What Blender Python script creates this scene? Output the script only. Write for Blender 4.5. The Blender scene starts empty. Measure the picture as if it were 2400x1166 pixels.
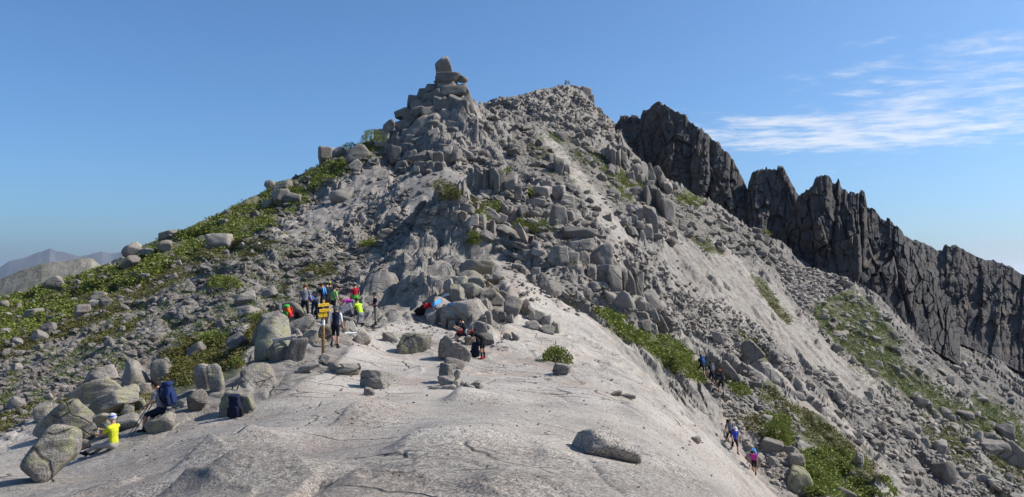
import bpy, bmesh, math, random
import numpy as np
from mathutils import Vector, Matrix

# ------------------------------------------------------------------ camera, sky, sun, exposure
scene = bpy.context.scene
COL = scene.collection
F_PX, PITCH = 1803.0, math.radians(1.9)          # focal length in pixels of the 2400 px wide photograph
cam_data = bpy.data.cameras.new('camera')
cam_data.sensor_width = 36.0
cam_data.lens = F_PX / 2400.0 * 36.0
cam_data.clip_start, cam_data.clip_end = 0.1, 200000.0
cam = bpy.data.objects.new('camera', cam_data)
cam.location = (0, 0, 0)
cam.rotation_euler = (math.pi / 2 + PITCH, 0, 0)
COL.objects.link(cam)
scene.camera = cam

SUN = Vector((0.725, 0.07, 0.685)).normalized()
sun_data = bpy.data.lights.new('sun', 'SUN')
sun_data.energy = 5.0
sun_data.angle = math.radians(0.5)
sun_data.color = (1.0, 0.94, 0.86)
sun = bpy.data.objects.new('sun', sun_data)
sun.rotation_euler = SUN.to_track_quat('Z', 'Y').to_euler()
COL.objects.link(sun)

world = bpy.data.worlds.new('World')
scene.world = world
world.use_nodes = True
scene.view_settings.view_transform = 'Standard'
scene.view_settings.look = 'None'
scene.view_settings.gamma = 1.0
scene.view_settings.use_curve_mapping = False
scene.view_settings.exposure = 0.3
scene.cycles.use_denoising = True
scene.cycles.max_bounces = 6
scene.cycles.diffuse_bounces = 3
scene.cycles.volume_bounces = 1
scene.cycles.transparent_max_bounces = 4


class NT:
    """small helper round a node tree"""
    def __init__(self, tree):
        self.t = tree
        self.t.nodes.clear()

    def n(self, kind, **kw):
        nd = self.t.nodes.new(kind)
        for k, v in kw.items():
            if k == 'ins':
                for i, val in v.items():
                    if isinstance(val, bpy.types.NodeSocket):
                        self.t.links.new(val, nd.inputs[i])
                    else:
                        nd.inputs[i].default_value = val
            else:
                setattr(nd, k, v)
        return nd

    def link(self, a, b):
        self.t.links.new(a, b)

    def m(self, op, a, b=None, c=None, clamp=False):
        ins = {0: a}
        if b is not None: ins[1] = b
        if c is not None: ins[2] = c
        return self.n('ShaderNodeMath', operation=op, use_clamp=clamp, ins=ins).outputs[0]

    def ramp(self, fac, lo, hi, a=0.0, b=1.0, smooth=True):
        nd = self.n('ShaderNodeMapRange', interpolation_type='SMOOTHSTEP' if smooth else 'LINEAR',
                    ins={0: fac, 1: lo, 2: hi, 3: a, 4: b})
        return nd.outputs[0]

    def mix(self, fac, a, b, blend='MIX'):
        nd = self.n('ShaderNodeMix', data_type='RGBA', blend_type=blend)
        for i, v in ((0, fac), (6, a), (7, b)):
            if isinstance(v, bpy.types.NodeSocket):
                self.t.links.new(v, nd.inputs[i])
            else:
                nd.inputs[i].default_value = v if i == 0 else (v[0], v[1], v[2], 1.0)
        return nd.outputs[2]

    def noise(self, vec, scale, detail=6.0, rough=0.6, dist=0.0):
        return self.n('ShaderNodeTexNoise', ins={'Vector': vec, 'Scale': scale, 'Detail': detail,
                                                 'Roughness': rough, 'Distortion': dist}).outputs[0]

    def scaled(self, vec, s, rot=(0, 0, 0)):
        return self.n('ShaderNodeMapping', ins={'Vector': vec, 'Rotation': rot, 'Scale': s}).outputs[0]


def build_world():
    w = NT(world.node_tree)
    sky = w.n('ShaderNodeTexSky', sky_type='NISHITA', sun_disc=False,
              sun_elevation=math.asin(SUN.z), sun_rotation=math.atan2(SUN.x, SUN.y),
              altitude=1200.0, air_density=1.0, dust_density=4.0, ozone_density=3.5)
    tc = w.n('ShaderNodeTexCoord').outputs['Generated']
    sep = w.n('ShaderNodeSeparateXYZ', ins={0: tc})
    dx, dy, dz = sep.outputs
    dzc = w.m('MAXIMUM', dz, 0.02)
    X, Y = w.m('DIVIDE', dx, dzc), w.m('DIVIDE', dy, dzc)      # place on a flat cloud deck one unit up
    pl = w.n('ShaderNodeCombineXYZ', ins={0: X, 1: Y, 2: 0.0}).outputs[0]
    warp = w.n('ShaderNodeTexNoise', ins={'Vector': pl, 'Scale': 0.9, 'Detail': 3.0}).outputs[1]
    pl2 = w.n('ShaderNodeVectorMath', operation='MULTIPLY_ADD', ins={0: warp, 1: (0.3, 0.3, 0.0), 2: pl}).outputs[0]
    fine = w.noise(w.scaled(pl2, (3.0, 3.6, 1.0)), 1.0, 8.0, 0.66)
    broad = w.noise(pl, 0.55, 3.0, 0.5)
    # a sheet of broken cloud low over the ridge, with loose puffs nearer overhead
    low = w.ramp(Y, 4.55, 5.15)
    far = w.ramp(Y, 5.9, 6.6, 1.0, 0.0)
    sheet = w.m('MULTIPLY', w.m('MULTIPLY', low, far), w.ramp(X, 0.7, 1.5))
    sheet = w.m('MULTIPLY', sheet, w.ramp(X, 2.4, 4.6, 1.0, 0.42))
    puffs = w.m('MULTIPLY', w.m('MULTIPLY', w.ramp(Y, 2.5, 3.1), w.ramp(Y, 4.6, 5.4, 1.0, 0.0)), w.ramp(X, 1.1, 2.5))
    bias = w.m('ADD', w.m('MULTIPLY', sheet, 0.25), w.m('MULTIPLY', puffs, 0.18))
    dens = w.m('ADD', w.m('ADD', fine, w.m('MULTIPLY', w.m('SUBTRACT', broad, 0.5), 0.35)), bias)
    amt = w.ramp(dens, 0.57, 0.94)
    amt = w.m('MULTIPLY', amt, w.m('ADD', w.m('MULTIPLY', sheet, 0.08), 0.60))
    amt = w.m('MULTIPLY', amt, w.ramp(X, 0.5, 1.2))
    amt = w.m('MULTIPLY', amt, w.ramp(Y, 7.0, 9.0, 1.0, 0.25))
    amt = w.m('MULTIPLY', amt, w.ramp(dz, 0.03, 0.08))
    gain = w.mix(1.0, sky.outputs[0], (0.80, 1.17, 1.45), 'MULTIPLY')
    col = w.mix(amt, gain, (9.0, 9.0, 9.2))
    bg = w.n('ShaderNodeBackground', ins={'Color': col, 'Strength': 0.090})
    out = w.n('ShaderNodeOutputWorld')
    w.link(bg.outputs[0], out.inputs[0])


build_world()

# ------------------------------------------------------------------ numpy helpers
HAZE = 2.7e-5
RNG = np.random.default_rng(11)


def hash2(ix, iy, seed):
    h = (ix.astype(np.int64) * 374761393 + iy.astype(np.int64) * 668265263 + seed * 1442695041) & 0xFFFFFFFF
    h = ((h ^ (h >> 13)) * 1274126177) & 0xFFFFFFFF
    h = ((h ^ (h >> 16)) * 2246822519) & 0xFFFFFFFF
    return ((h ^ (h >> 15)) & 0xFFFFFF) / float(0x1000000)


def vnoise(x, y, seed=0):
    ix, iy = np.floor(x), np.floor(y)
    fx, fy = x - ix, y - iy
    ux, uy = fx * fx * fx * (fx * (fx * 6 - 15) + 10), fy * fy * fy * (fy * (fy * 6 - 15) + 10)
    ix, iy = ix.astype(np.int64), iy.astype(np.int64)
    a, b = hash2(ix, iy, seed), hash2(ix + 1, iy, seed)
    c, d = hash2(ix, iy + 1, seed), hash2(ix + 1, iy + 1, seed)
    return (a + (b - a) * ux) * (1 - uy) + (c + (d - c) * ux) * uy      # 0..1


def fbm(x, y, octaves=4, seed=0, gain=0.5):
    s, amp, tot = 0.0, 1.0, 0.0
    for o in range(octaves):
        s = s + amp * (vnoise(x * 2 ** o + o * 17.3, y * 2 ** o - o * 9.1, seed + o) * 2 - 1)
        tot += amp
        amp *= gain
    return s / tot


def worley(x, y, seed=0, facet=False):
    """distances to the nearest two feature points, a random value of the nearest cell and, if asked, a tilted plane per cell"""
    ix, iy = np.floor(x).astype(np.int64), np.floor(y).astype(np.int64)
    f1, f2 = np.full(x.shape, 9.0), np.full(x.shape, 9.0)
    rid, pl = np.zeros(x.shape), np.zeros(x.shape)
    for ox in (-1, 0, 1):
        for oy in (-1, 0, 1):
            cx, cy = ix + ox, iy + oy
            px, py = cx + hash2(cx, cy, seed), cy + hash2(cx, cy, seed + 7)
            d = np.hypot(px - x, py - y)
            r = hash2(cx, cy, seed + 13)
            near = d < f1
            f2 = np.where(near, f1, np.minimum(f2, d))
            rid = np.where(near, r, rid)
            if facet:
                g = (x - px) * (hash2(cx, cy, seed + 19) - 0.5) + (y - py) * (hash2(cx, cy, seed + 23) - 0.5)
                pl = np.where(near, g * 2, pl)
            f1 = np.where(near, d, f1)
    return (f1, f2, rid, pl) if facet else (f1, f2, rid)


def sstep(a, b, x):
    t = np.clip((x - a) / (b - a), 0, 1)
    return t * t * (3 - 2 * t)


def mesh_from(name, verts, faces, smooth=True):
    """faces: (n,3) or (n,4) integer array"""
    me = bpy.data.meshes.new(name)
    verts, faces = np.asarray(verts, dtype=np.float32), np.asarray(faces, dtype=np.int32)
    k = faces.shape[1]
    me.vertices.add(len(verts))
    me.vertices.foreach_set('co', verts.ravel())
    me.loops.add(faces.size)
    me.loops.foreach_set('vertex_index', faces.ravel())
    me.polygons.add(len(faces))
    me.polygons.foreach_set('loop_start', np.arange(0, faces.size, k, dtype=np.int32))
    me.polygons.foreach_set('use_smooth', np.full(len(faces), smooth, dtype=bool))
    me.update(calc_edges=True)
    return me


def point_attr(me, name, vals):
    a = me.attributes.new(name, 'FLOAT', 'POINT')
    a.data.foreach_set('value', np.asarray(vals, dtype=np.float32).ravel())


def obj(name, me, mat=None, parent=None, loc=None):
    o = bpy.data.objects.new(name, me)
    COL.objects.link(o)
    if mat is not None and me is not None and len(me.materials) == 0:
        me.materials.append(mat)
    if parent is not None:
        o.parent = parent
    if loc is not None:
        o.location = loc
    return o


def tag(o, label=None, cat=None, group=None, kind=None):
    if label: o['label'] = label
    if cat: o['category'] = cat
    if group: o['group'] = group
    if kind: o['kind'] = kind
    return o


def empty(name, loc, rz=0.0):
    o = bpy.data.objects.new(name, None)
    COL.objects.link(o)
    o.location = loc
    o.rotation_euler = (0, 0, rz)
    o.empty_display_size = 0.3
    return o


# photograph geometry: a pixel of the 2400 x 1166 picture gives a direction from the photographer's eye
CP, SP = math.cos(PITCH), math.sin(PITCH)


def ray(px, py):
    u, v = (np.asarray(px, float) - 1200.0) / F_PX, (583.0 - np.asarray(py, float)) / F_PX
    return u, CP - v * SP, SP + v * CP


def at(px, py, d):
    x, y, z = ray(px, py)
    return np.array([x / y * d, d + 0 * x, z / y * d])


def to_px(x, y, z):
    yc, zc = y * CP + z * SP, -y * SP + z * CP
    return 1200.0 + F_PX * x / yc, 583.0 - F_PX * zc / yc


def pip(px, py, poly):
    """points in polygon"""
    inside = np.zeros(np.shape(px), bool)
    n = len(poly)
    for i in range(n):
        x0, y0 = poly[i]
        x1, y1 = poly[(i + 1) % n]
        if y0 == y1: continue
        c = ((y0 > py) != (y1 > py)) & (px < (x1 - x0) * (py - y0) / (y1 - y0) + x0)
        inside ^= c
    return inside


# ------------------------------------------------------------------ materials
MATS = {}


def material(name):
    m = bpy.data.materials.new(name)
    m.use_nodes = True
    MATS[name] = m
    return m, NT(m.node_tree)


def finish(t, color, rough=0.9, bump=None, spec=0.25):
    p = t.n('ShaderNodeBsdfPrincipled', ins={'Roughness': rough, 'Specular IOR Level': spec})
    if isinstance(color, bpy.types.NodeSocket): t.link(color, p.inputs['Base Color'])
    else: p.inputs['Base Color'].default_value = (*color, 1.0)
    if bump is not None: t.link(bump, p.inputs['Normal'])
    o = t.n('ShaderNodeOutputMaterial')
    t.link(p.outputs[0], o.inputs[0])
    return p


def granite(name, pale=(0.60, 0.535, 0.46), grey=(0.45, 0.41, 0.36), dark=(0.13, 0.125, 0.12),
            terrain=False, dim=1.0, coarse=1.0):
    m, t = material(name)
    pos = t.n('ShaderNodeNewGeometry').outputs['Position']
    tone = t.noise(pos, 0.16 * coarse, 4.0, 0.55)
    mott = t.noise(pos, 1.6 * coarse, 8.0, 0.68)
    spk = t.noise(pos, 34.0 * coarse, 3.0, 0.75)
    spk2 = t.noise(pos, 11.0 * coarse, 2.0, 0.6)
    grain = t.noise(pos, 7.0 * coarse, 5.0, 0.72)
    col = t.mix(t.ramp(tone, 0.36, 0.64), grey, pale)
    pink = t.noise(pos, 0.45 * coarse, 3.0, 0.5)
    col = t.mix(t.m('MULTIPLY', t.ramp(pink, 0.46, 0.68), 0.5), col, (0.40, 0.29, 0.22))
    col = t.mix(t.m('MULTIPLY', t.ramp(mott, 0.54, 0.74), 0.42), col, dark)
    col = t.mix(t.m('MULTIPLY', t.ramp(grain, 0.54, 0.72), 0.38), col, dark)
    col = t.mix(t.m('MULTIPLY', t.ramp(spk2, 0.54, 0.66), 0.28), col, (0.12, 0.11, 0.105))
    col = t.mix(t.m('MULTIPLY', t.ramp(spk, 0.51, 0.60), 0.85), col, (0.075, 0.07, 0.07))
    col = t.mix(t.m('MULTIPLY', t.ramp(spk, 0.47, 0.38), 0.6), col, (0.66, 0.60, 0.53))
    # weathering lines following the foliation of the slabs
    st1 = t.noise(t.scaled(pos, (0.5, 2.2, 5.0), (0.25, 0.2, 0.35)), 1.3 * coarse, 7.0, 0.7, 0.6)
    # ... and running down the fall line on the right-hand flank
    st2 = t.noise(t.scaled(t.n('ShaderNodeVectorRotate', rotation_type='Z_AXIS', ins={'Vector': pos, 'Angle': math.radians(46)}).outputs[0], (0.16, 2.4, 0.5)), 1.1 * coarse, 7.0, 0.72, 0.4)
    sx = t.n('ShaderNodeSeparateXYZ', ins={0: pos}).outputs[0]
    st = t.n('ShaderNodeMix', data_type='FLOAT', ins={0: t.ramp(sx, 2.0, 9.0), 2: st1, 3: st2}).outputs[0]
    col = t.mix(t.m('MULTIPLY', t.ramp(st, 0.54, 0.68), 0.48), col, (0.15, 0.14, 0.13))
    bumpsrc = t.m('ADD', t.m('ADD', t.m('MULTIPLY', mott, 0.5), t.m('MULTIPLY', spk2, 0.16)), t.m('ADD', t.m('MULTIPLY', grain, 0.22), t.m('MULTIPLY', st, -0.5)))
    # joints
    wv = t.n('ShaderNodeTexNoise', ins={'Vector': pos, 'Scale': 0.7, 'Detail': 3.0}).outputs[1]
    wp = t.n('ShaderNodeVectorMath', operation='MULTIPLY_ADD', ins={0: wv, 1: (0.9, 0.9, 0.9), 2: pos}).outputs[0]
    vo = t.n('ShaderNodeTexVoronoi', feature='DISTANCE_TO_EDGE',
             ins={'Vector': t.scaled(wp, (0.55, 0.3, 0.8), (0.1, 0.3, 0.5)), 'Scale': 0.8 * coarse})
    crack = t.ramp(vo.outputs[0], 0.0, 0.022, 1.0, 0.0)
    crack = t.m('MULTIPLY', crack, t.ramp(t.noise(pos, 0.33, 2.0), 0.52, 0.7))
    col = t.mix(t.m('MULTIPLY', crack, 0.75), col, (0.06, 0.055, 0.05))
    bumpsrc = t.m('SUBTRACT', bumpsrc, t.m('MULTIPLY', crack, 0.6))
    # long thin joints: along the contour on the near slab, down the fall line on the right
    def joints(vec, sc, width, gate):
        e = t.n('ShaderNodeTexVoronoi', feature='DISTANCE_TO_EDGE', ins={'Vector': vec, 'Scale': sc * coarse}).outputs[0]
        return t.m('MULTIPLY', t.ramp(e, 0.0, width, 1.0, 0.0), t.ramp(t.noise(pos, gate, 3.0, 0.6), 0.47, 0.62))
    rotz = lambda v, a: t.n('ShaderNodeVectorRotate', rotation_type='Z_AXIS', ins={'Vector': v, 'Angle': math.radians(a)}).outputs[0]
    j1 = joints(t.scaled(rotz(wp, 14), (0.22, 1.0, 0.8)), 0.75, 0.020, 0.25)
    j2 = joints(t.scaled(rotz(wp, 46), (0.13, 1.25, 0.3)), 0.75, 0.040, 0.30)
    jj = t.n('ShaderNodeMix', data_type='FLOAT', ins={0: t.ramp(sx, 2.5, 8.0), 2: j1, 3: j2}).outputs[0]
    col = t.mix(t.m('MULTIPLY', jj, 0.8), col, (0.055, 0.05, 0.045))
    bumpsrc = t.m('SUBTRACT', bumpsrc, t.m('MULTIPLY', jj, 0.7))
    if terrain:
        stain = t.noise(t.scaled(rotz(pos, 14), (0.12, 0.4, 0.4)), 1.0, 5.0, 0.65, 0.8)
        col = t.mix(t.m('MULTIPLY', t.ramp(stain, 0.50, 0.70), 0.45), col, (0.25, 0.205, 0.165))
        veg = t.n('ShaderNodeAttribute', attribute_name='veg').outputs['Fac']
        soil = t.mix(t.ramp(mott, 0.35, 0.65), (0.055, 0.075, 0.02), (0.095, 0.09, 0.04))
        vm = t.ramp(t.m('ADD', veg, t.m('MULTIPLY', t.m('SUBTRACT', mott, 0.5), 1.1)), 0.42, 0.62)
        col = t.mix(t.m('MULTIPLY', vm, 0.85), col, soil)
        rgh = t.n('ShaderNodeAttribute', attribute_name='rough').outputs['Fac']
        old = t.mix(t.ramp(mott, 0.42, 0.62), (0.255, 0.23, 0.20), (0.09, 0.084, 0.077))
        col = t.mix(t.m('MULTIPLY', rgh, 0.75), col, old)
        rub = t.n('ShaderNodeAttribute', attribute_name='rubble').outputs['Fac']
        gv = t.n('ShaderNodeTexVoronoi', feature='F1', ins={'Vector': wp, 'Scale': 3.2})
        grit_gap_shade = t.mix(gv.outputs['Distance'], (0.30, 0.27, 0.235), (0.075, 0.068, 0.06))  # dark soil between stones, with the shade of the gaps put into the colour
        col = t.mix(t.m('MULTIPLY', t.ramp(rub, 0.2, 0.8), 0.75), col, grit_gap_shade)
        bumpsrc = t.m('SUBTRACT', bumpsrc, t.m('MULTIPLY', t.m('MULTIPLY', gv.outputs['Distance'], rub), 1.1))
        dulled = t.n('ShaderNodeAttribute', attribute_name='near_dark').outputs['Fac']  # darkens the near slab, most where the speckle is strong
        near_mix = t.m('MULTIPLY', dulled, t.ramp(t.m('ADD', t.m('MULTIPLY', spk, 0.6), t.m('MULTIPLY', spk2, 0.5)), 0.48, 0.62, 0.30, 0.92))
        col = t.mix(near_mix, col, (0.17, 0.15, 0.13))
        path = t.n('ShaderNodeAttribute', attribute_name='path').outputs['Fac']
        col = t.mix(t.m('MULTIPLY', path, 0.7), col, (0.42, 0.34, 0.28))
    else:
        rnd = t.n('ShaderNodeObjectInfo').outputs['Random']
        col = t.mix(1.0, col, t.n('ShaderNodeCombineColor', ins={0: t.ramp(rnd, 0, 1, 0.46, 0.80, False),
                    1: t.ramp(rnd, 0, 1, 0.46, 0.79, False), 2: t.ramp(rnd, 0, 1, 0.465, 0.78, False)}).outputs[0], 'MULTIPLY')
        li = t.n('ShaderNodeAttribute', attribute_name='lichen', attribute_type='OBJECT').outputs['Fac']
        ln = t.noise(pos, 3.2, 7.0, 0.75)
        nz = t.n('ShaderNodeSeparateXYZ', ins={0: t.n('ShaderNodeNewGeometry').outputs['Normal']}).outputs[2]
        lm = t.ramp(t.m('ADD', ln, t.m('MULTIPLY', li, 0.17)), 0.58, 0.70)
        lm = t.m('MULTIPLY', lm, t.ramp(li, 0.05, 0.3))
        col = t.mix(t.m('MULTIPLY', lm, 0.62), col, (0.34, 0.335, 0.17))
    if dim != 1.0:
        col = t.mix(1.0, col, (dim, dim, dim), 'MULTIPLY')
    b = t.n('ShaderNodeBump', ins={'Strength': 0.75, 'Distance': 0.16 / coarse, 'Height': bumpsrc})
    finish(t, col, 0.92, b.outputs[0], 0.15)
    return m


M_TERRAIN = granite('granite_ground', terrain=True, dim=0.85)
M_ROCK = granite('granite_boulder', coarse=1.0, dim=0.84)
M_CRAG = granite('granite_crag_shaded', pale=(0.21, 0.20, 0.195), grey=(0.13, 0.128, 0.128), dark=(0.055, 0.055, 0.056), coarse=0.4, dim=0.78)  # darker than the boulder granite: the crags' shade is put into the colour
# ------------------------------------------------------------------ masks traced from the photograph, used only to know what grows where
MS = 4
MW, MH = 2400 // MS, 1168 // MS
_gx, _gy = np.meshgrid(np.arange(MW) * MS + MS / 2, np.arange(MH) * MS + MS / 2)


def blur(a, n):
    for _ in range(n):
        p = np.pad(a, 1, mode='edge')
        a = (p[1:-1, 1:-1] * 2 + p[:-2, 1:-1] + p[2:, 1:-1] + p[1:-1, :-2] + p[1:-1, 2:]) / 6.0
    return a


def raster(polys, soft=3):
    m = np.zeros((MH, MW))
    for p in polys:
        m = np.maximum(m, pip(_gx, _gy, p).astype(float))
    return blur(m, soft)


def lookup(mask, px, py):
    x = np.clip(px / MS - 0.5, 0, MW - 1.001)
    y = np.clip(py / MS - 0.5, 0, MH - 1.001)
    x0, y0 = x.astype(int), y.astype(int)
    fx, fy = x - x0, y - y0
    return (mask[y0, x0] * (1 - fx) + mask[y0, x0 + 1] * fx) * (1 - fy) + (mask[y0 + 1, x0] * (1 - fx) + mask[y0 + 1, x0 + 1] * fx) * fy


# green shrub and juniper cover: (polygon, kind)   kind: g bright leaf, o olive juniper, d dark green grass
VEG = [
    ([(0, 700), (60, 690), (150, 655), (230, 630), (300, 620), (380, 560), (480, 520), (580, 470), (620, 455), (680, 470), (740, 450), (690, 500), (600, 530), (520, 560), (430, 590), (350, 640), (280, 660), (190, 690), (130, 720), (60, 760), (0, 790)], 'g'),
    ([(0, 700), (150, 660), (300, 625), (420, 570), (560, 510), (640, 480), (700, 470), (640, 530), (540, 575), (430, 610), (340, 660), (230, 710), (120, 760), (0, 810)], 'g'),
    ([(0, 720), (120, 690), (250, 660), (330, 650), (260, 700), (180, 730), (100, 790), (60, 815), (0, 820)], 'o'),
    ([(560, 500), (650, 440), (720, 415), (800, 385), (880, 345), (900, 350), (830, 395), (760, 430), (700, 470), (620, 520)], 'g'),
    ([(590, 470), (690, 405), (780, 370), (860, 310), (905, 300), (900, 340), (860, 372), (800, 385), (760, 395), (700, 420), (640, 470), (600, 500)], 'g'),
    ([(0, 770), (130, 720), (330, 640), (480, 585), (590, 550), (600, 570), (520, 620), (420, 660), (300, 725), (200, 770), (100, 815), (0, 845)], 'o'),
    ([(200, 780), (420, 650), (600, 570), (760, 540), (840, 600), (700, 700), (560, 770), (400, 800), (300, 870), (100, 950), (0, 960), (0, 860)], 'h'),
    ([(1900, 700), (1990, 676), (2050, 720), (2110, 800), (2090, 880), (2010, 850), (1930, 780)], 'd'),
    ([(2060, 850), (2160, 880), (2270, 950), (2400, 1020), (2400, 1060), (2240, 990), (2130, 930)], 'd'),
    ([(1890, 730), (2010, 680), (2120, 800), (2220, 880), (2400, 1010), (2400, 1166), (2290, 1166), (2150, 970), (2000, 880)], 'h'),
    ([(1160, 330), (1300, 300), (1480, 400), (1640, 480), (1760, 590), (1640, 560), (1480, 500), (1300, 420)], 'h'),
    ([(540, 590), (570, 575), (640, 560), (680, 540), (640, 580), (560, 615)], 'o'),
    ([(190, 810), (240, 770), (300, 745), (330, 748), (310, 775), (250, 800), (215, 812)], 'o'),
    ([(380, 830), (430, 790), (500, 780), (560, 800), (590, 770), (600, 740), (620, 730), (600, 790), (570, 830), (520, 850), (440, 870), (390, 860)], 'o'),
    ([(390, 880), (450, 845), (540, 830), (580, 850), (520, 880), (450, 905), (400, 905)], 'o'),
    ([(0, 890), (60, 862), (70, 870), (10, 900), (0, 905)], 'o'),
    ([(0, 985), (40, 955), (90, 945), (80, 970), (30, 1005), (0, 1015)], 'o'),
    ([(130, 950), (180, 930), (175, 945), (130, 960)], 'o'),
    ([(260, 960), (310, 930), (330, 900), (350, 930), (320, 965), (280, 975)], 'o'),
    ([(700, 640), (740, 615), (785, 618), (780, 640), (730, 650)], 'o'),
    ([(840, 570), (880, 560), (880, 575), (850, 580)], 'g'),
    ([(1000, 430), (1040, 425), (1075, 440), (1085, 460), (1050, 468), (1030, 445)], 'o'),
    ([(1095, 465), (1130, 460), (1170, 475), (1180, 500), (1150, 500), (1120, 480)], 'g'),
    ([(1195, 515), (1235, 515), (1250, 545), (1220, 540)], 'g'),
    ([(1245, 530), (1280, 515), (1290, 535), (1260, 545)], 'd'),
    ([(1100, 545), (1118, 545), (1122, 570), (1105, 575)], 'g'),
    ([(1120, 490), (1140, 500), (1150, 530), (1130, 515)], 'g'),
    ([(1225, 445), (1258, 445), (1255, 458), (1230, 456)], 'g'),
    ([(1175, 398), (1195, 400), (1200, 415), (1180, 410)], 'g'),
    ([(1280, 310), (1330, 325), (1390, 350), (1440, 380), (1420, 385), (1350, 355), (1300, 335)], 'd'),
    ([(1240, 340), (1300, 352), (1295, 372), (1245, 365)], 'o'),
    ([(1320, 345), (1400, 360), (1460, 395), (1440, 405), (1360, 380)], 'd'),
    ([(1400, 390), (1450, 395), (1500, 430), (1510, 440), (1470, 440), (1420, 415)], 'g'),
    ([(1430, 440), (1460, 445), (1490, 470), (1465, 475)], 'g'),
    ([(1575, 460), (1620, 458), (1660, 480), (1640, 490), (1600, 478)], 'g'),
    ([(1340, 700), (1350, 720), (1330, 715)], 'o'),
    ([(1395, 722), (1430, 725), (1470, 765), (1520, 800), (1500, 810), (1450, 780), (1410, 745)], 'g'),
    ([(1470, 770), (1560, 790), (1620, 830), (1640, 860), (1650, 900), (1600, 880), (1560, 850), (1500, 810)], 'g'),
    ([(1530, 790), (1580, 795), (1610, 815), (1560, 815)], 'd'),
    ([(1690, 890), (1740, 900), (1770, 930), (1720, 925)], 'g'),
    ([(1720, 970), (1790, 975), (1800, 1000), (1850, 1040), (1800, 1030), (1740, 1000)], 'o'),
    ([(1790, 970), (1850, 980), (1860, 1040), (1830, 1040), (1790, 1010)], 'g'),
    ([(1760, 905), (1810, 905), (1840, 945), (1890, 960), (1960, 1010), (2050, 1090), (2070, 1130), (2020, 1110), (1930, 1050), (1860, 1010), (1800, 945)], 'o'),
    ([(1880, 1060), (1960, 1050), (2000, 1060), (2060, 1110), (2110, 1166), (1900, 1166), (1890, 1110)], 'g'),
    ([(1900, 720), (1960, 680), (2010, 690), (2040, 730), (2060, 780), (2040, 830), (1990, 810), (1930, 760)], 'd'),
    ([(2000, 800), (2060, 820), (2120, 860), (2100, 900), (2050, 880)], 'd'),
    ([(2120, 880), (2180, 900), (2260, 960), (2240, 975), (2160, 930)], 'd'),
    ([(2260, 910), (2310, 930), (2390, 980), (2400, 1030), (2370, 1010), (2300, 960)], 'd'),
    ([(2140, 970), (2230, 1000), (2280, 1060), (2240, 1090), (2180, 1040)], 'o'),
    ([(2300, 1000), (2400, 1070), (2400, 1130), (2330, 1090)], 'o'),
    ([(1500, 420), (1560, 430), (1570, 450), (1520, 450)], 'o'),
    ([(1600, 540), (1650, 560), (1700, 600), (1650, 590)], 'o'),
    ([(1750, 640), (1790, 660), (1860, 760), (1840, 760), (1790, 700)], 'o'),
    ([(1720, 770), (1770, 790), (1810, 840), (1790, 840), (1740, 800)], 'o'),
]
SLAB = [
    [(0, 1166), (0, 1090), (250, 1060), (420, 1000), (600, 940), (760, 860), (860, 780), (930, 745), (1050, 770), (1150, 800), (1200, 720), (1150, 620), (1180, 600), (1300, 690), (1400, 750), (1530, 880), (1650, 960), (1830, 1166)],
    [(0, 1010), (150, 950), (300, 960), (250, 1060), (0, 1100)],
    [(1560, 560), (1680, 580), (1800, 660), (1900, 780), (2060, 905), (2000, 920), (1880, 830), (1760, 740), (1640, 700), (1560, 620)],
    [(1780, 830), (1960, 960), (2150, 1166), (2080, 1166), (1980, 1040), (1860, 930)],
    [(930, 420), (1040, 390), (1090, 410), (1100, 460), (1060, 540), (960, 520)],
    [(1250, 300), (1290, 320), (1420, 470), (1480, 560), (1440, 560), (1340, 420)],
    [(640, 560), (760, 470), (900, 380), (930, 400), (850, 480), (720, 570)],
]
RUBBLE = [
    [(0, 800), (200, 740), (400, 640), (560, 600), (720, 560), (850, 600), (820, 680), (700, 740), (600, 720), (560, 780), (400, 790), (330, 860), (200, 900), (60, 1000), (0, 1010)],
    [(1830, 620), (1930, 650), (1960, 680), (1890, 730), (1850, 700)],
    [(1850, 830), (2000, 900), (2150, 960), (2300, 1130), (2250, 1166), (2150, 1166), (2000, 1010)],
    [(2060, 780), (2200, 760), (2300, 830), (2400, 930), (2400, 980), (2250, 900), (2120, 850)],
    [(1200, 260), (1500, 400), (1600, 470), (1800, 570), (1840, 640), (1700, 580), (1500, 520), (1300, 470), (1200, 380)],
    [(1650, 900), (1780, 930), (1880, 1000), (1850, 1060), (1760, 990), (1700, 960)],
]
PATHS = [[(1690, 925), (1715, 930), (1712, 980), (1735, 1040), (1790, 1105), (1840, 1140), (1810, 1150), (1750, 1090), (1715, 1030), (1695, 980)]]
MASK_VEG = {k: raster([p for p, q in VEG if q == k], 2) for k in 'godh'}
MASK_NEAR_DARK = 0.45 * raster([[(0, 1166), (0, 1080), (300, 1050), (600, 960), (900, 940), (1300, 930), (1500, 960), (1700, 1080), (1800, 1166)]], 12) + 0.55 * raster([[(0, 1120), (250, 1090), (420, 1030), (560, 1010), (700, 1060), (900, 1030), (1080, 1040), (1240, 1050), (1400, 1085), (1600, 1100), (1760, 1166), (0, 1166)], [(1020, 940), (1080, 925), (1190, 935), (1160, 960)], [(780, 975), (840, 950), (910, 960), (890, 1000), (800, 1005)]], 10)  # where the near slab is drawn darker
MASK_SLAB, MASK_RUB, MASK_PATH = raster(SLAB, 8), raster(RUBBLE, 8), raster(PATHS, 2)

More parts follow.
